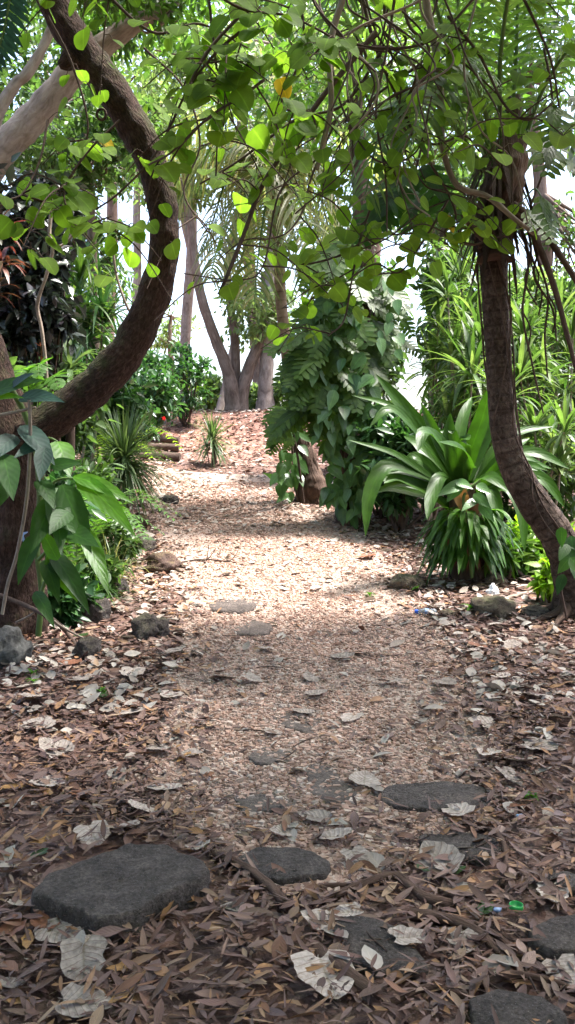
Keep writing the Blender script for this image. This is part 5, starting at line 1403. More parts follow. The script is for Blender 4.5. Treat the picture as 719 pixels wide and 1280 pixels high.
tree('far pale tree whose limbs spread high behind the palm fronds', [([(228, 560), (232, 420), (240, 300), (236, 200), (232, 140), (240, 60)], [14, 13, 13, 12, 10, 8], 31, 0), ([(238, 260), (258, 215), (285, 190), (330, 160)], [11, 10, 8, 6], 31, 0), ([(240, 320), (220, 240), (196, 180)], [9, 7, 5], 31, 0)],
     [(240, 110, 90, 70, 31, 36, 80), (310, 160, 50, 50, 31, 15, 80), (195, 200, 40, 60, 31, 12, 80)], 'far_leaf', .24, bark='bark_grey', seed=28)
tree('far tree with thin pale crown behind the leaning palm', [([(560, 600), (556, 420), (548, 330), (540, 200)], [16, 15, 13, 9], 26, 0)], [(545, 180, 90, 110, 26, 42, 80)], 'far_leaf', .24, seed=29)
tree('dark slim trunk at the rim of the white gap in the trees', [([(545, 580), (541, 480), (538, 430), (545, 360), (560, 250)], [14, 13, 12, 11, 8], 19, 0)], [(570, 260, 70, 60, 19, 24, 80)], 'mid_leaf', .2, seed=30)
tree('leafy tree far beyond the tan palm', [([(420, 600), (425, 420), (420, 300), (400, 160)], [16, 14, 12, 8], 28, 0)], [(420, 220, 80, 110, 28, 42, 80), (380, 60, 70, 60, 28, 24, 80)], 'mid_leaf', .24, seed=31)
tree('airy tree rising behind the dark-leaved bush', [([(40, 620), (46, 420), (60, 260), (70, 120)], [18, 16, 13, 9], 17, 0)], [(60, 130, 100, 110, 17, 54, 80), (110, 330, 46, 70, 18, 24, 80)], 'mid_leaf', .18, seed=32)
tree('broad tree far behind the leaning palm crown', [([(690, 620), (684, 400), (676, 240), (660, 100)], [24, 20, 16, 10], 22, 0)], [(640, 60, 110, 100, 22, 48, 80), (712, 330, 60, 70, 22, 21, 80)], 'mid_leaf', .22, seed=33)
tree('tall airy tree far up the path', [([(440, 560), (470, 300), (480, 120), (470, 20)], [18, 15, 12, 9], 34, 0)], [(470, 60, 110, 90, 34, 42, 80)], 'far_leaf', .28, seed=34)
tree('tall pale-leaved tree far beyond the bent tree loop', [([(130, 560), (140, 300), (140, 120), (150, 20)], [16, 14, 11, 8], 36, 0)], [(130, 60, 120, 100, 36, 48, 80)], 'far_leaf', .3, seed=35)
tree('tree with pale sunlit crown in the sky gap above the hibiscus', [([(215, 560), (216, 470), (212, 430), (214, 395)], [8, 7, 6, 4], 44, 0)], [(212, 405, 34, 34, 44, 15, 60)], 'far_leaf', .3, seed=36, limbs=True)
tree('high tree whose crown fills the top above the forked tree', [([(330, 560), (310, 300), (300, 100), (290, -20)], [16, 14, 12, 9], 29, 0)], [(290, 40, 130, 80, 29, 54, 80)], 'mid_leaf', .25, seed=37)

# unseen trees added outside the picture so their crowns shade the near path
for k, (bx, by, cx, cy_, cz, rx, ry, rz, lab) in enumerate(((3.4, 1.2, 1.6, 2.0, 6.6, 2.6, 2.4, 1.0, 'broad unseen tree added so its crown shades the near end of the path'), (-3.6, -1.5, -1.6, -.6, 6.4, 2.6, 2.2, 1.0, 'unseen tree added behind the viewpoint with a dense shading crown'),
                                                              (4.9, 6.5, 3.6, 5.9, 7.6, 2.1, 2.2, 1.2, 'unseen tree added beyond the leaning palm to shade the path'),
        (1.0, -5.5, .2, -3.4, 5.4, 3.2, 2.2, 2.0, 'low-crowned unseen tree added behind the viewpoint to block sky light'), (-4.6, 2.0, -4.2, 2.2, 4.6, 1.7, 2.2, 2.2, 'low-crowned unseen tree added on the shady side to darken the paving stones'),
        (4.8, 2.6, 4.5, 2.4, 4.6, 1.8, 2.0, 2.2, 'low-crowned unseen tree added on the other side to darken the paving stones'), (-5.2, -.8, .2, 3.0, 8.4, 3.4, 2.2, .9, 'tallest unseen tree added above the others to shade the near path'))):
    rg = np.random.default_rng(60 + k)
    b = np.array([bx, by, float(gz(bx, by))]); c = np.array([cx, cy_, cz])
    o = thing('added_shade_tree', lab, 'tree', b, 'unseen trees added to shade the near path')
    mb, lf = MB(), MB()
    tube(mb, [b - [0, 0, .1], b * .65 + c * .35 + [.2, 0, 0], c - [0, 0, .7]], [.22, .17, .12], sides=16, n=40, lump=.12, flute=.15)
    cc = crown(lf, c, (rx, ry, rz), (72, 72, 34)[k] if k < 3 else 66, 90, .21, rg, prof='ovate', wr=.65, spread=.2, nseg=2, inner=.05)
    for q in cc[::3]:
        tube(mb, [c - [0, 0, .7], c * .5 + q * .5 - [0, 0, .25], q], [.06, .03, .008], sides=6, n=9, cap=False)
    mb.build('trunk', M['bark_far'], o); lf.build('crown', M['vine_leaf'], o)

# ------------------------------------------------------------------ the shady side: bushes behind the bent tree
shrub('tall bush of dark purplish glossy leaves behind the bent tree', 34, 345, 8.6, 118, 260, 60, 46, .15, 'dark_leaf', seed=41, name='dark_leaved_bush', wr=.5, spread=.16)
shrub('dark creeper hanging above the dark-leaved bush', 62, 255, 8.9, 60, 90, 18, 34, .14, 'dark_leaf', seed=42, name='dark_leaved_bush', spread=.2)
o = thing('red_leaf_plant', 'tuft of red and orange leaves at the photo edge high beside the dark bush', 'plant', P(-8, 560, 7.6))
mb = MB(); st = MB()
for (x, y) in ((-4, 288), (2, 330), (-12, 372)):
    rosette(mb, P(x, y, 7.6), (.2, -.5, .8), 16, .30, .05, RNG, el=(.1, 1.2), prof='lance'); tube(st, [P(-14, 600, 7.6), P(-10, 450, 7.6), P(x, y, 7.6)], .012, sides=6, n=12)
mb.build('foliage', M['cordyline'], o); st.build('stem', M['stem'], o)
cane_plant('strap-leaved pandanus drooping behind the dark-leaved bush', 84, 560, 11.5, [(102, 352), (90, 395)], 1.05, .05, m='palm_leaf', n=46, seed=43, prof='grass', droop=(1.6, 3.2))
cane_plant('second pandanus tuft against the slender dark tree', 104, 580, 11.8, [(128, 398), (108, 424)], .95, .05, m='hibiscus_leaf', n=40, seed=44, prof='grass', droop=(1.4, 3.0))
o = thing('bromeliad', 'bromeliad with yellow-banded leaves perched behind the bent limb', 'plant', P(88, 500, 9))
mb = MB(); rosette(mb, P(88, 462, 9), (0, -.2, 1), 30, .5, .06, RNG, el=(.1, 1.2), prof='strap', droop=(.8, 2)); mb.build('foliage', M['spiky'], o)
mb = MB(); tube(mb, [P(88, 600, 9), P(88, 530, 9), P(88, 470, 9)], .05, sides=8, n=8); mb.build('stem', M['stem'], o)
o = thing('red_flower_spike', 'thin red flower spike beside the pale liana stem', 'flower', P(53, 540, 8.2))
mb = MB(); tube(mb, [P(54, 600, 8.2), P(53, 480, 8.2), P(52, 440, 8.2)], .006, sides=5, n=8); mb.build('stem', M['stem_green'], o)
mb = MB(); k = np.linspace(432, 462, 12); straps(mb, [P(52, a, 8.2) for a in k], [(RNG.normal(0, .5), -.3, .8) for a in k], .08, .025, droop=.3, nseg=4); mb.build('bracts', M['cordyline'], o)
for k, (lab, pix, w) in enumerate((('pale crooked liana in front of the dark-leaved bush', [(66, 250), (62, 290), (66, 312), (58, 345), (47, 380), (52, 410), (57, 450), (60, 500)], 4.5),
                                   ('thin pale liana branching off the crooked one', [(66, 312), (84, 302), (100, 280)], 3.0), ('thin grey twig leaning against the bent limb', [(140, 300), (146, 345), (160, 385), (172, 400)], 3.2))):
    o = thing('liana', lab, 'liana', P(*pix[0], 7.6), 'lianas')
    mb = MB(); px_tube(mb, pix, w, 7.6 - .5 * (k == 2), sides=7, n=40, lump=.15, lscale=12); mb.build('stem', M['stem_pale'], o)

rg = np.random.default_rng(9)
o = thing('fern', 'bright green lobed fern leaves above the fork of the bent tree', 'fern', P(50, 560, 7.6), 'ferns')
mb, rach = MB(), MB()
for (a, b_, tx, ty) in ((44, 560, 30, 462), (46, 560, 48, 455), (50, 560, 66, 470), (52, 560, 80, 482), (48, 560, 56, 476)):
    pts = [P(a, b_, 7.6), P((a + tx) / 2, (b_ + ty) / 2 - 20, 7.6), P(tx, ty, 7.4), P(tx + (tx - 48) * .4, ty + 14, 7.2)]
    pinnate(mb, pts, 13, .17, .05, hang=.5, angle=60, rach=rach, rw=.006, prof='lobe', nseg=3, up=(0, -.7, .7), rng=rg, lprof=([0, .3, .5, .8, 1], [0, .1, 1, .7, .3]))
mb.build('foliage', M['fern'], o); rach.build('leaf_stalks', M['stem_green'], o)
for k, (px, py, Y, n, L, lab) in enumerate(((112, 640, 8.8, 14, 1.0, 'pale green fern clump under the bent limb'), (96, 640, 8.0, 12, .9, 'fern spreading behind the broad climbing leaves'), (120, 600, 11.6, 14, 1.0, 'fern behind the large spiky rosette'), (140, 560, 12.5, 14, 1.3, 'arching yellow-green fern above the large spiky rosette'))):
    b = P(px, py, Y); b[2] = float(gz(b[0], b[1]))
    o = thing('fern', lab, 'fern', b, 'ferns')
    mb, rach = MB(), MB()
    for j in range(n):
        a = 2 * PI * j / n + rg.normal(0, .2); l = L * rg.uniform(.75, 1.1)
        dx = np.array([math.cos(a), math.sin(a), 0])
        pts = [b, b + dx * l * .25 + [0, 0, l * .55], b + dx * l * .6 + [0, 0, l * .72], b + dx * l * .95 + [0, 0, l * .5]]
        pinnate(mb, pts, 22, .16 * L, .026, hang=.4, angle=68, rach=rach, rw=.005, nseg=2, rng=rg)
    mb.build('foliage', M['fern' if k != 3 else 'sunny'], o); rach.build('leaf_stalks', M['stem_green'], o)
for k, (px, py, Y, L, lab, m) in enumerate(((100, 660, 8.2, .8, 'tuft of thin pale grass blades under the bent limb', 'spiky'), (112, 640, 9.4, .8, 'tuft of arching grass beside the large spiky rosette', 'spiky'), (132, 706, 7.8, .6, 'dry pale grass tuft behind the rough grey rock', 'palm_pale'), (112, 720, 7.2, .5, 'short grass tuft beside the moss-covered rock', 'fern'))):
    b = P(px, py, Y); b[2] = float(gz(b[0], b[1]))
    o = thing('grass_tuft', lab, 'grass', b, 'grass tufts on the shady side')
    mb = MB(); n = 90; a = rg.uniform(0, 2 * PI, n); e = rg.uniform(.5, 1.5, n)
    straps(mb, b + rg.normal(0, .05, (n, 3)) * [1, 1, 0], np.stack([np.cos(a) * np.cos(e), np.sin(a) * np.cos(e), np.sin(e)], -1), L * rg.uniform(.6, 1.1, n), .012, droop=rg.uniform(.8, 2, n), nseg=6, prof='grass'); mb.build('foliage', M[m], o)
shrub('dark green hibiscus bush on the shady side of the bank', 176, 488, 19, 76, 96, 46, 60, .17, 'hibiscus_leaf', seed=45, name='hibiscus_bush', group='hibiscus bushes')
shrub('tall loose hibiscus bush with arching twigs against the white sky', 234, 470, 20.5, 58, 90, 26, 40, .17, 'hibiscus_leaf', seed=46, name='hibiscus_bush', group='hibiscus bushes', spread=.17, inner=.4)
shrub('low dark bush beside the earth steps', 168, 524, 17.5, 52, 50, 26, 46, .16, 'hibiscus_leaf', seed=47, name='hibiscus_bush', group='hibiscus bushes')
for k, (px, py) in enumerate(((205, 523),)):
    o = thing('hibiscus_flower', ('red flower low beside the earth steps', 'red flower high on the loose hibiscus bush', 'red flower in the middle of the dark hibiscus bush')[k], 'flower', P(px, py, 17.3), 'red hibiscus flowers')
    mb = MB(); c = P(px, py, 17.2 + (k == 1) * 2.3); a = np.linspace(0, 2 * PI, 6)[:5]
    straps(mb, np.tile(c, (5, 1)), np.stack([np.cos(a), np.full(5, -.4), np.sin(a)], -1), .05, .045, droop=.3, up=(0, -1, 0), nseg=4, prof='ovate'); mb.build('petal', M['petal'], o)
    mb = MB(); tube(mb, [c, c + [0, -.08, -.02]], [.008, .006], sides=6, n=4); mb.build('stamen', M['petal'], o)
shrub('broad-leaved bush in the shade behind the ferns', 118, 500, 12.5, 90, 110, 40, 46, .2, 'hibiscus_leaf', seed=48, group='bushes on the shady side')
shrub('green bush filling the shade below the dark-leaved bush', 60, 520, 9.6, 110, 130, 44, 50, .17, 'mid_leaf', seed=49, group='bushes on the shady side')
shrub('bush at the photo edge behind the bent tree trunk', -20, 560, 8.4, 140, 260, 50, 50, .18, 'mid_leaf', seed=50, group='bushes on the shady side')
shrub('tall green bush behind the slender dark tree', 108, 420, 15.5, 60, 110, 36, 56, .18, 'mid_leaf', seed=51, group='bushes on the shady side')
shrub('big leafy bush high behind the dark-leaved bush', 30, 400, 12.5, 130, 230, 60, 60, .19, 'hibiscus_leaf', seed=52, group='bushes on the shady side')
cane_plant('spiky bright green agave-like tuft behind the loose hibiscus', 214, 545, 22.5, [(216, 488), (230, 478)], 1.1, .08, m='sunny', n=30, seed=53)
for k, (px, py, Y, w, h) in enumerate(((330, 498, 25, 50, 40), (365, 495, 24, 60, 60), (262, 490, 26, 40, 40), (180, 470, 27, 60, 60))):
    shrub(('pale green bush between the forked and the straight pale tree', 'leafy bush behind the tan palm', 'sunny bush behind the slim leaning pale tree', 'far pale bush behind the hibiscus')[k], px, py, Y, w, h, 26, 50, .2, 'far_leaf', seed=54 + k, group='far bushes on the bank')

# ------------------------------------------------------------------ the sunny side: thicket behind the giant plant
for k, (foot, Y, heads, L, W, lab) in enumerate((
        ((545, 640), 11.2, [(560, 372), (548, 410), (580, 400), (566, 450), (545, 470), (588, 452)], .62, .055, 'tall cane plant with arching tufts just left free beside the white gap'),
        ((575, 640), 10.4, [(590, 470), (600, 430), (574, 500), (600, 520), (560, 528)], .6, .06, 'cane plant with broad pale tufts behind the giant plant'),
        ((612, 640), 12.2, [(600, 350), (588, 330), (575, 350), (604, 385)], .6, .055, 'cane plant with high tufts behind the leaning palm trunk'),
        ((660, 640), 10.6, [(655, 420), (668, 450), (650, 470), (680, 480), (660, 505), (644, 440)], .6, .06, 'cane plant with yellow-green tufts beyond the leaning palm trunk'),
        ((700, 640), 11.4, [(700, 400), (690, 430), (712, 450), (704, 490), (716, 420)], .6, .055, 'cane plant with narrow tufts at the photo edge'),
        ((680, 650), 9.6, [(668, 540), (690, 556), (655, 566), (705, 540), (700, 590)], .5, .055, 'low cane plant behind the bend of the leaning palm'),
        ((640, 650), 9.8, [(640, 540), (650, 580), (630, 500), (628, 560)], .5, .055, 'low cane plant between the giant plant and the leaning palm'))):
    cane_plant(lab.replace('just left free beside', 'beside'), foot[0], foot[1], Y, heads, L, W, seed=70 + k, n=32)
shrub('dark leafy bush under the white gap behind the giant plant', 500, 575, 10.8, 90, 110, 44, 44, .2, 'hibiscus_leaf', seed=80, group='bushes on the sunny side', prof='lance', wr=.35)
shrub('bush of drooping dark leaves beside the rooted trunk', 478, 560, 11.8, 66, 90, 34, 44, .22, 'pothos', seed=81, group='bushes on the sunny side')
shrub('tall dark bush behind the cane plants', 610, 470, 14, 120, 230, 70, 60, .2, 'mid_leaf', seed=82, group='bushes on the sunny side', prof='lance', wr=.3)
shrub('tall bush at the photo edge behind the cane plants', 705, 470, 14.5, 110, 240, 70, 60, .2, 'mid_leaf', seed=83, group='bushes on the sunny side', prof='lance', wr=.3)
shrub('high leafy bush behind the leaning palm crown', 655, 390, 17, 110, 110, 60, 60, .2, 'far_leaf', seed=84, group='bushes on the sunny side')
shrub('bush behind the giant plant among the cane stems', 575, 560, 12, 110, 130, 50, 56, .2, 'hibiscus_leaf', seed=85, group='bushes on the sunny side', prof='lance', wr=.3)
shrub('bush in the shade beyond the bend of the leaning palm', 680, 590, 11.5, 120, 130, 50, 56, .18, 'mid_leaf', seed=86, group='bushes on the sunny side', prof='lance', wr=.35)
shrub('leafy tree-side bush behind the slit leaves', 440, 420, 15.5, 110, 200, 60, 60, .2, 'mid_leaf', seed=87, group='bushes on the sunny side')
shrub('bush with tall top beside the dark slim trunk', 556, 390, 16.5, 60, 150, 44, 60, .19, 'mid_leaf', seed=88, group='bushes on the sunny side')
shrub('yellow-green sunlit bush low behind the bend of the leaning palm', 668, 672, 8.7, 70, 40, 26, 34, .12, 'sunny', seed=89, group='low sunlit plants', name='low_plant', cat='plant')
shrub('light green low plants at the photo edge by the leaning palm foot', 712, 680, 8.6, 44, 54, 18, 30, .13, 'sunny', seed=90, group='low sunlit plants', name='low_plant', cat='plant')
shrub('bright leafy seedlings between the giant plant and the leaning palm', 648, 706, 8.2, 50, 34, 16, 26, .12, 'fern', seed=91, group='low sunlit plants', name='low_plant', cat='plant')
shrub('green leafy sprout in front of the leaning palm bend', 688, 718, 7.3, 34, 50, 10, 16, .13, 'sunny', seed=92, group='low sunlit plants', name='low_plant', cat='plant')
shrub('blue-green leaves spilling at the foot of the giant plant', 628, 692, 8.2, 60, 50, 16, 24, .22, 'monstera', seed=93, group='low sunlit plants', name='low_plant', cat='plant', prof='lance', wr=.25)
for k, (px, py, w, lab) in enumerate(((462, 770 - 22, 12, 'tiny seedling by the mossy hump'), (590, 765, 20, 'small green tuft beside the plastic bottle'), (665, 1005, 20, 'green sprig in the litter beside the big pale leaf'), (42, 858, 14, 'green seedling near the grey boulder'), (40, 848, 16, 'green sprout beside the grey boulder'), (522, 740, 16, 'small bright sprout beside the mossy hump'), (600, 696, 18, 'sprout at the edge of the giant plant'), (127, 872, 14, 'seedling in the shady litter'))):
    c = G(px, py); o = thing('seedling', lab, 'seedling', c, 'green seedlings in the litter')
    s_ = w * c[1] / F; mb = MB(); rosette(mb, c + [0, 0, .03], (0, 0, 1), 9, s_ * .8, s_ * .3, RNG, el=(.1, .9), prof='ovate', nseg=5); mb.build('foliage', M['bright_anth'], o)
    mb = MB(); tube(mb, [c, c + [0, 0, .04]], .003, sides=5, n=3); mb.build('stem', M['stem_green'], o)

# ------------------------------------------------------------------ hanging vines and their round leaves
def vine(label, pix, w, Y, n, Lr=(.10, .17), off=26, seed=1, m='vine_leaf', stem='stem', dY=0., twigs=3, group='hanging vines', lump=.12, prof='round', lo=0.):
    rg = np.random.default_rng(seed)
    Ys = np.linspace(Y, Y + dY, len(pix))
    o = thing('hanging_vine', label, 'vine', P(*pix[0], Y), group)
    st, mb = MB(), MB()
    pts = [P(a, b, y) for (a, b), y in zip(pix, Ys)]
    p = tube(st, pts, np.linspace(w, w * .6, len(pix)) * Y / F / 2, sides=8, n=len(pix) * 10, lump=lump, lscale=11)
    runs = [p]
    for k in range(twigs):
        i = rg.integers(int(len(p) * lo), len(p) - 2); s = Y / F
        a = rg.uniform(-PI, PI) * .8 - PI / 2; L = rg.uniform(40, 120) * s
        dv = np.array([math.cos(a), rg.normal(0, .4), math.sin(a) * .6 - .2])
        q = [p[i], p[i] + dv * L * .5 + [0, 0, .06 * L], p[i] + dv * L + [0, 0, -.22 * L]]
        runs.append(tube(st, q, [.006, .005, .003], sides=5, n=14, cap=False))
    if n:
        bs, ds, ups, Ls = [], [], [], []
        for k in range(n):
            r = runs[rg.integers(0, len(runs))] if twigs else p
            b = r[rg.integers(int(len(r) * lo) if r is p else 2, len(r))]
            a = rg.uniform(0, 2 * PI)
            pd = np.array([math.cos(a), math.sin(a), rg.uniform(-.6, .5)]) * off * rg.uniform(.3, 1.0) * Y / F
            e = b + pd
            tube(st, [b, b + pd * .6 + [0, 0, .02], e], .0022, sides=4, n=5, cap=False)
            bs.append(e); ds.append([math.cos(a) * .8, math.sin(a) * .8, -rg.uniform(.2, 1.0)]); Ls.append(rg.uniform(*Lr))
            ups.append([rg.normal(0, .35), -rg.uniform(.1, .9), rg.uniform(.4, 1)])
        Ls = np.array(Ls)
        straps(mb, bs, ds, Ls, Ls * rg.uniform(.85, 1.12, n), droop=rg.uniform(.1, .7, n), up=nrm(np.array(ups)), nseg=8, fold=.16, prof=prof)
        mb.build('foliage', M[m], o)
    st.build('stem', M[stem], o)
    return o


VN = [
    ('thick pale vine hanging straight with a broken brown end', [(440, -40), (428, 0), (412, 60), (414, 130), (404, 180), (396, 212)], 9, 5.4, 8, 'stem_pale'),
    ('straight slanting brown vine from the top edge to the palm trunk', [(446, -30), (470, 60), (496, 120), (524, 180), (560, 240)], 5, 5.8, 6, 'stem'),
    ('thick pale vine bending along the top of the leaning palm', [(526, -40), (536, 20), (546, 70), (552, 130), (554, 185), (572, 232), (610, 246), (646, 276), (668, 292)], 10, 5.9, 5, 'stem_pale'),
    ('thin dark vine dropping in a plumb line', [(258, -30), (268, 60), (273, 120), (270, 220)], 3.5, 5.2, 10, 'stem'),
    ('long brown branch sweeping down to a bare tip', [(470, 40), (404, 120), (362, 180), (328, 232), (306, 290), (290, 330), (274, 368)], 7, 5.6, 7, 'stem'),
    ('dark straight twig slanting across the bent tree', [(330, 100), (300, 122), (262, 146), (215, 190), (186, 206)], 4, 5.0, 14, 'stem'),
    ('dark curved vine with a bare loop above the twig', [(330, -10), (290, 30), (262, 62), (240, 100), (236, 124)], 5, 5.1, 18, 'stem'),
    ('leafy vine arching from the top to the bent tree', [(300, 40), (270, 66), (236, 110), (196, 190), (150, 240), (120, 262)], 4, 5.0, 26, 'stem'),
    ('leafy vine draped in front of the palm fronds', [(480, 60), (430, 130), (370, 150), (300, 200), (250, 230)], 4, 5.8, 14, 'stem'),
    ('thin dark vine hanging down through the tangle', [(496, -20), (484, 60), (470, 140), (482, 220), (484, 290)], 3.5, 5.5, 8, 'stem'),
    ('vine carrying a garland of round leaves before the slit leaves', [(345, 318), (380, 330), (430, 318), (480, 300), (520, 270)], 3, 6.2, 18, 'stem'),
    ('vine dropping round leaves in front of the rooted trunk', [(470, 240), (450, 300), (440, 350), (430, 400), (410, 420)], 3, 6.3, 18, 'stem'),
    ('vine with round leaves trailing over the slit leaves', [(560, 250), (530, 300), (500, 340), (470, 330), (440, 346)], 3, 6.2, 16, 'stem'),
    ('leafy vine across the top beside the thick pale one', [(240, -30), (300, 10), (360, 20), (420, 50), (470, 90)], 4, 4.9, 26, 'stem'),
    ('leafy vine along the top edge beside the bent limb', [(120, -20), (190, 40), (250, 30), (310, 60)], 4, 5.2, 26, 'stem'),
    ('leafy vine hanging before the pale thick tree', [(60, 20), (90, 80), (110, 160), (90, 220), (60, 250)], 3, 5.6, 26, 'stem'),
    ('leafy vine trailing across the dark bush', [(150, 150), (110, 190), (80, 240), (100, 280), (140, 270)], 3, 5.5, 24, 'stem'),
    ('vine with large leaves near the loop of the bent tree', [(60, 150), (50, 200), (30, 240), (10, 250)], 3, 5.7, 14, 'stem'),
    ('leafy vine under the sweeping brown branch', [(420, 150), (390, 220), (380, 260), (360, 290), (330, 300)], 3, 5.9, 12, 'stem'),
    ('vine hanging leaves above the leaning palm crown', [(560, 20), (600, 70), (630, 130), (660, 150), (690, 130)], 4, 5.6, 20, 'stem'),
    ('leafy vine in the top corner over the leaning palm', [(640, -30), (670, 30), (690, 80), (700, 140)], 4, 5.6, 16, 'stem'),
    ('tangled leafy vine between the straight and the bending vine', [(480, 40), (520, 90), (500, 150), (540, 180), (580, 170), (600, 190)], 4, 5.8, 18, 'stem'),
    ('vine of round leaves low beside the leaning palm trunk', [(560, 240), (570, 270), (556, 290), (566, 300), (600, 306)], 3, 6.0, 9, 'stem'),
    ('slack dark vine looping below the thick pale vine', [(410, 60), (430, 140), (470, 200), (520, 190), (540, 120)], 3, 5.7, 8, 'stem'),
    ('thin slack vine looping towards the sweeping branch', [(395, 200), (350, 240), (330, 330), (300, 350), (230, 342)], 2.6, 5.6, 4, 'stem'),
    ('bare brown vine crossing the tangle in a slow curve', [(380, -20), (420, 40), (470, 60), (540, 50), (600, -10)], 5, 5.6, 6, 'stem'),
    ('bare vine twisted round the straight slanting one', [(450, -30), (470, 40), (500, 90), (500, 170), (530, 230), (560, 238)], 3, 5.75, 4, 'stem'),
    ('pale slack vine hanging in front of the palm crown', [(600, -20), (580, 80), (600, 160), (640, 200), (660, 280)], 3, 5.6, 5, 'stem_pale'),
    ('vine with a curled tip beside the thick pale one', [(370, -30), (380, 60), (352, 130), (386, 140), (396, 160)], 4, 5.3, 12, 'stem'),
    ('leafy vine high in front of the forked tree', [(180, 60), (230, 110), (250, 180), (230, 240), (260, 290)], 3, 6.4, 9, 'stem'),
]
for k, (lab, pix, w, Y, n, stm) in enumerate(VN):
    vine(lab, pix, w, Y, int(n * 1.55), Lr=(.065, .15), seed=200 + k, stem=stm, twigs=4 if n > 8 else 2, dY=.3 * math.sin(k))
rg = np.random.default_rng(404)
TG = ['kinked', 'slack', 'wiry', 'knotted', 'crooked', 'wavy', 'drooping', 'twisted', 'hooked', 'straggling', 'looping', 'swaying', 'bowed', 'frayed', 'coiling', 'sagging']
for k, wd in enumerate(TG):
    x = rg.uniform(395, 600); pix = [(x, -40)]
    for j in range(rg.integers(4, 8)):
        x += rg.normal(0, 30); pix.append((x, pix[-1][1] + rg.uniform(22, 62)))
    vine(f'{wd} bare vine in the tangle hanging from the top edge before the palm fronds', pix, rg.uniform(2.2, 5), rg.uniform(5.2, 6.3), int(rg.integers(0, 4)), Lr=(.085, .15), seed=500 + k, stem=('stem', 'stem', 'stem_pale')[k % 3], twigs=int(rg.integers(0, 3)), dY=rg.normal(0, .3))
for k, (a, b_, w, Y, lab) in enumerate((((350, 98), (358, 124), 20, 5.3, 'yellow leaf hanging high among the vines'), ((126, 172), (140, 188), 14, 5.5, 'yellow leaf beside the bent limb'), ((556, 270), (566, 290), 10, 6.0, 'small yellow leaf near the leaning palm trunk'))):
    o = pixleaf(thing('yellow_leaf', lab, 'leaf', P(*a, Y), 'yellow leaves on the vines'), a, b_, w, Y, 'yellow', 0, prof='round')
o = thing('palm_frond', 'drooping bluish palm frond in the top corner beside the pale thick tree', 'palm frond', P(-30, -60, 5.0))
rach, mb = MB(), MB()
pts = [P(10, -90, 4.9), P(14, -20, 4.9), P(2, 50, 4.9), P(-20, 105, 4.9)]
pinnate(mb, pts, 22, .17, .04, hang=.25, angle=62, nseg=3, rach=rach, rw=.012, rng=rg, up=(0, -1, .2), jit=.04)
rach.build('midrib', M['stem_green'], o); mb.build('foliage', M['blue_leaf'], o)

for k, (x, y, w_, h_) in enumerate(((-3.0, -2.6, 1.6, 1.5), (3.0, -2.4, 1.6, 1.5), (0.2, -5.6, 2.4, 1.6), (-2.9, .4, 1.0, 1.2), (3.1, .6, 1.1, 1.2))):  # unseen bushes added around the camera to block low sky light
    rg = np.random.default_rng(300 + k); c = np.array([x, y, h_])
    o = thing('shrub', ('unseen bush added behind the viewpoint on the shady side', 'unseen bush added behind the viewpoint on the open side', 'wide unseen bush added across the path behind the viewpoint', 'unseen bush added beside the viewpoint on the shady side', 'unseen bush added beside the viewpoint on the open side')[k], 'shrub', (x, y, 0), 'unseen bushes added to darken the near ground')
    mb = MB(); cc = crown(mb, c, (w_, min(w_, 1.2), h_), 50, 50, .2, rg, prof='ovate', wr=.55, spread=.22, inner=.1); mb.build('foliage', M['mid_leaf'], o)
    mb = MB()
    for q in cc[::6]:
        tube(mb, [np.array([x, y, -.05]) + rg.normal(0, .06, 3) * [1, 1, 0], np.array([x, y, .3]) * .6 + q * .4, q], [.025, .016, .006], sides=6, n=9, cap=False)
    mb.build('stem', M['stem'], o)

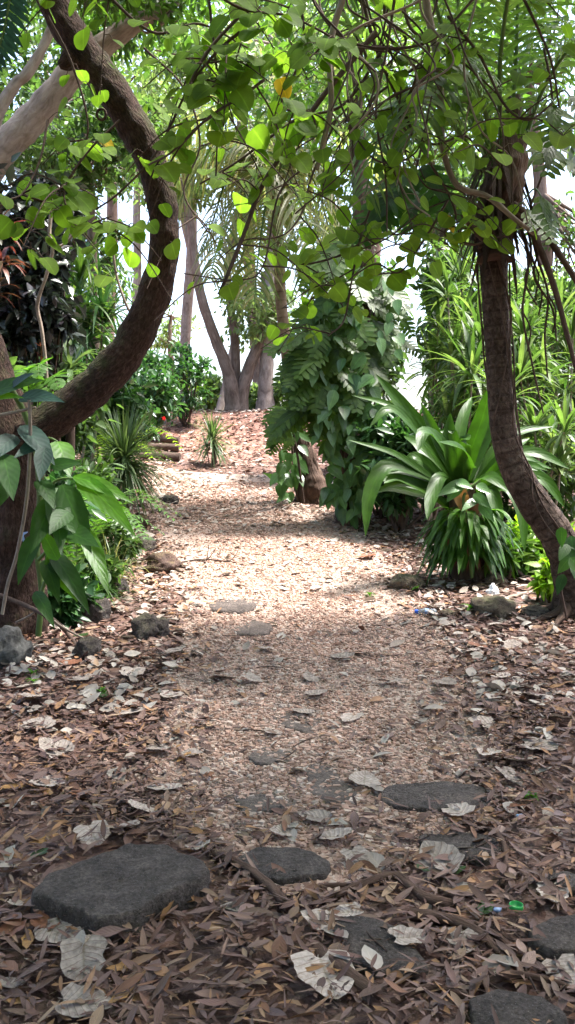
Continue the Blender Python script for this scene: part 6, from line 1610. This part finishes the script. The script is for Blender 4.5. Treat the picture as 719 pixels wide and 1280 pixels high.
for k, (px, py, Y, w, h, m, lab) in enumerate(((118, 722, 7.4, 60, 60, 'mid_leaf', 'low leafy plant between the broad climbing leaves and the rough grey rock'), (88, 752, 6.6, 60, 70, 'hibiscus_leaf', 'low dark plant at the root of the bent tree'), (140, 672, 8.9, 56, 60, 'mid_leaf', 'low leafy plant under the large spiky rosette'), (60, 640, 7.2, 90, 120, 'hibiscus_leaf', 'dark leafy plant in the shade behind the broad climbing leaves'), (112, 612, 9.2, 60, 70, 'mid_leaf', 'leafy plant between the bent limb and the large spiky rosette'))):
    shrub(lab, px, py, Y, w, h, 22, 26, .14, m, seed=120 + k, name='low_plant', cat='plant', group='low plants on the shady side', prof='lance', wr=.38)

# ------------------------------------------------------------------ light, camera
SUN_EL, SUN_AZ = 68., 75.          # azimuth from +Y towards +X
w = bpy.data.worlds.new('World'); SC.world = w; w.use_nodes = True
nt = w.node_tree; bg = nt.nodes['Background']
sky = nt.nodes.new('ShaderNodeTexSky'); sky.sky_type = 'NISHITA'; sky.sun_disc = False
sky.sun_elevation = math.radians(SUN_EL); sky.sun_rotation = math.radians(SUN_AZ)
sky.dust_density = 4.0; sky.air_density = 1.0; sky.ozone_density = 1.0
nt.links.new(sky.outputs[0], bg.inputs[0]); bg.inputs[1].default_value = .15
sl = bpy.data.lights.new('sun', 'SUN'); sl.energy = 4.2; sl.angle = math.radians(9.); sl.color = (1, .97, .93)
so = bpy.data.objects.new('sun', sl); COL.objects.link(so)
el, az = math.radians(SUN_EL), math.radians(SUN_AZ)
dirv = Vector((math.sin(az) * math.cos(el), math.cos(az) * math.cos(el), math.sin(el)))
so.rotation_euler = dirv.to_track_quat('Z', 'Y').to_euler(); so.location = dirv * 60

cam = bpy.data.cameras.new('camera'); co = bpy.data.objects.new('camera', cam); COL.objects.link(co)
cam.sensor_fit = 'VERTICAL'; cam.sensor_height = 36.; cam.lens = 36. * F / 1280.
cam.clip_start = .05; cam.clip_end = 1500
co.location = (0, 0, CAMH); co.rotation_euler = (PI / 2 - PITCH, 0, 0)
SC.camera = co

SC.render.engine = 'CYCLES'
cy = SC.cycles
cy.use_denoising = True
try:
    cy.denoiser = 'OPENIMAGEDENOISE'
except Exception:
    pass
cy.use_adaptive_sampling = True; cy.adaptive_threshold = .02
cy.max_bounces = 8; cy.diffuse_bounces = 4; cy.glossy_bounces = 2; cy.transmission_bounces = 6; cy.transparent_max_bounces = 6
cy.sample_clamp_indirect = 8.
cy.caustics_reflective = False; cy.caustics_refractive = False
vs = SC.view_settings
vs.view_transform = 'Standard'; vs.look = 'None'; vs.gamma = 1; vs.use_curve_mapping = False
vs.exposure = 2.35
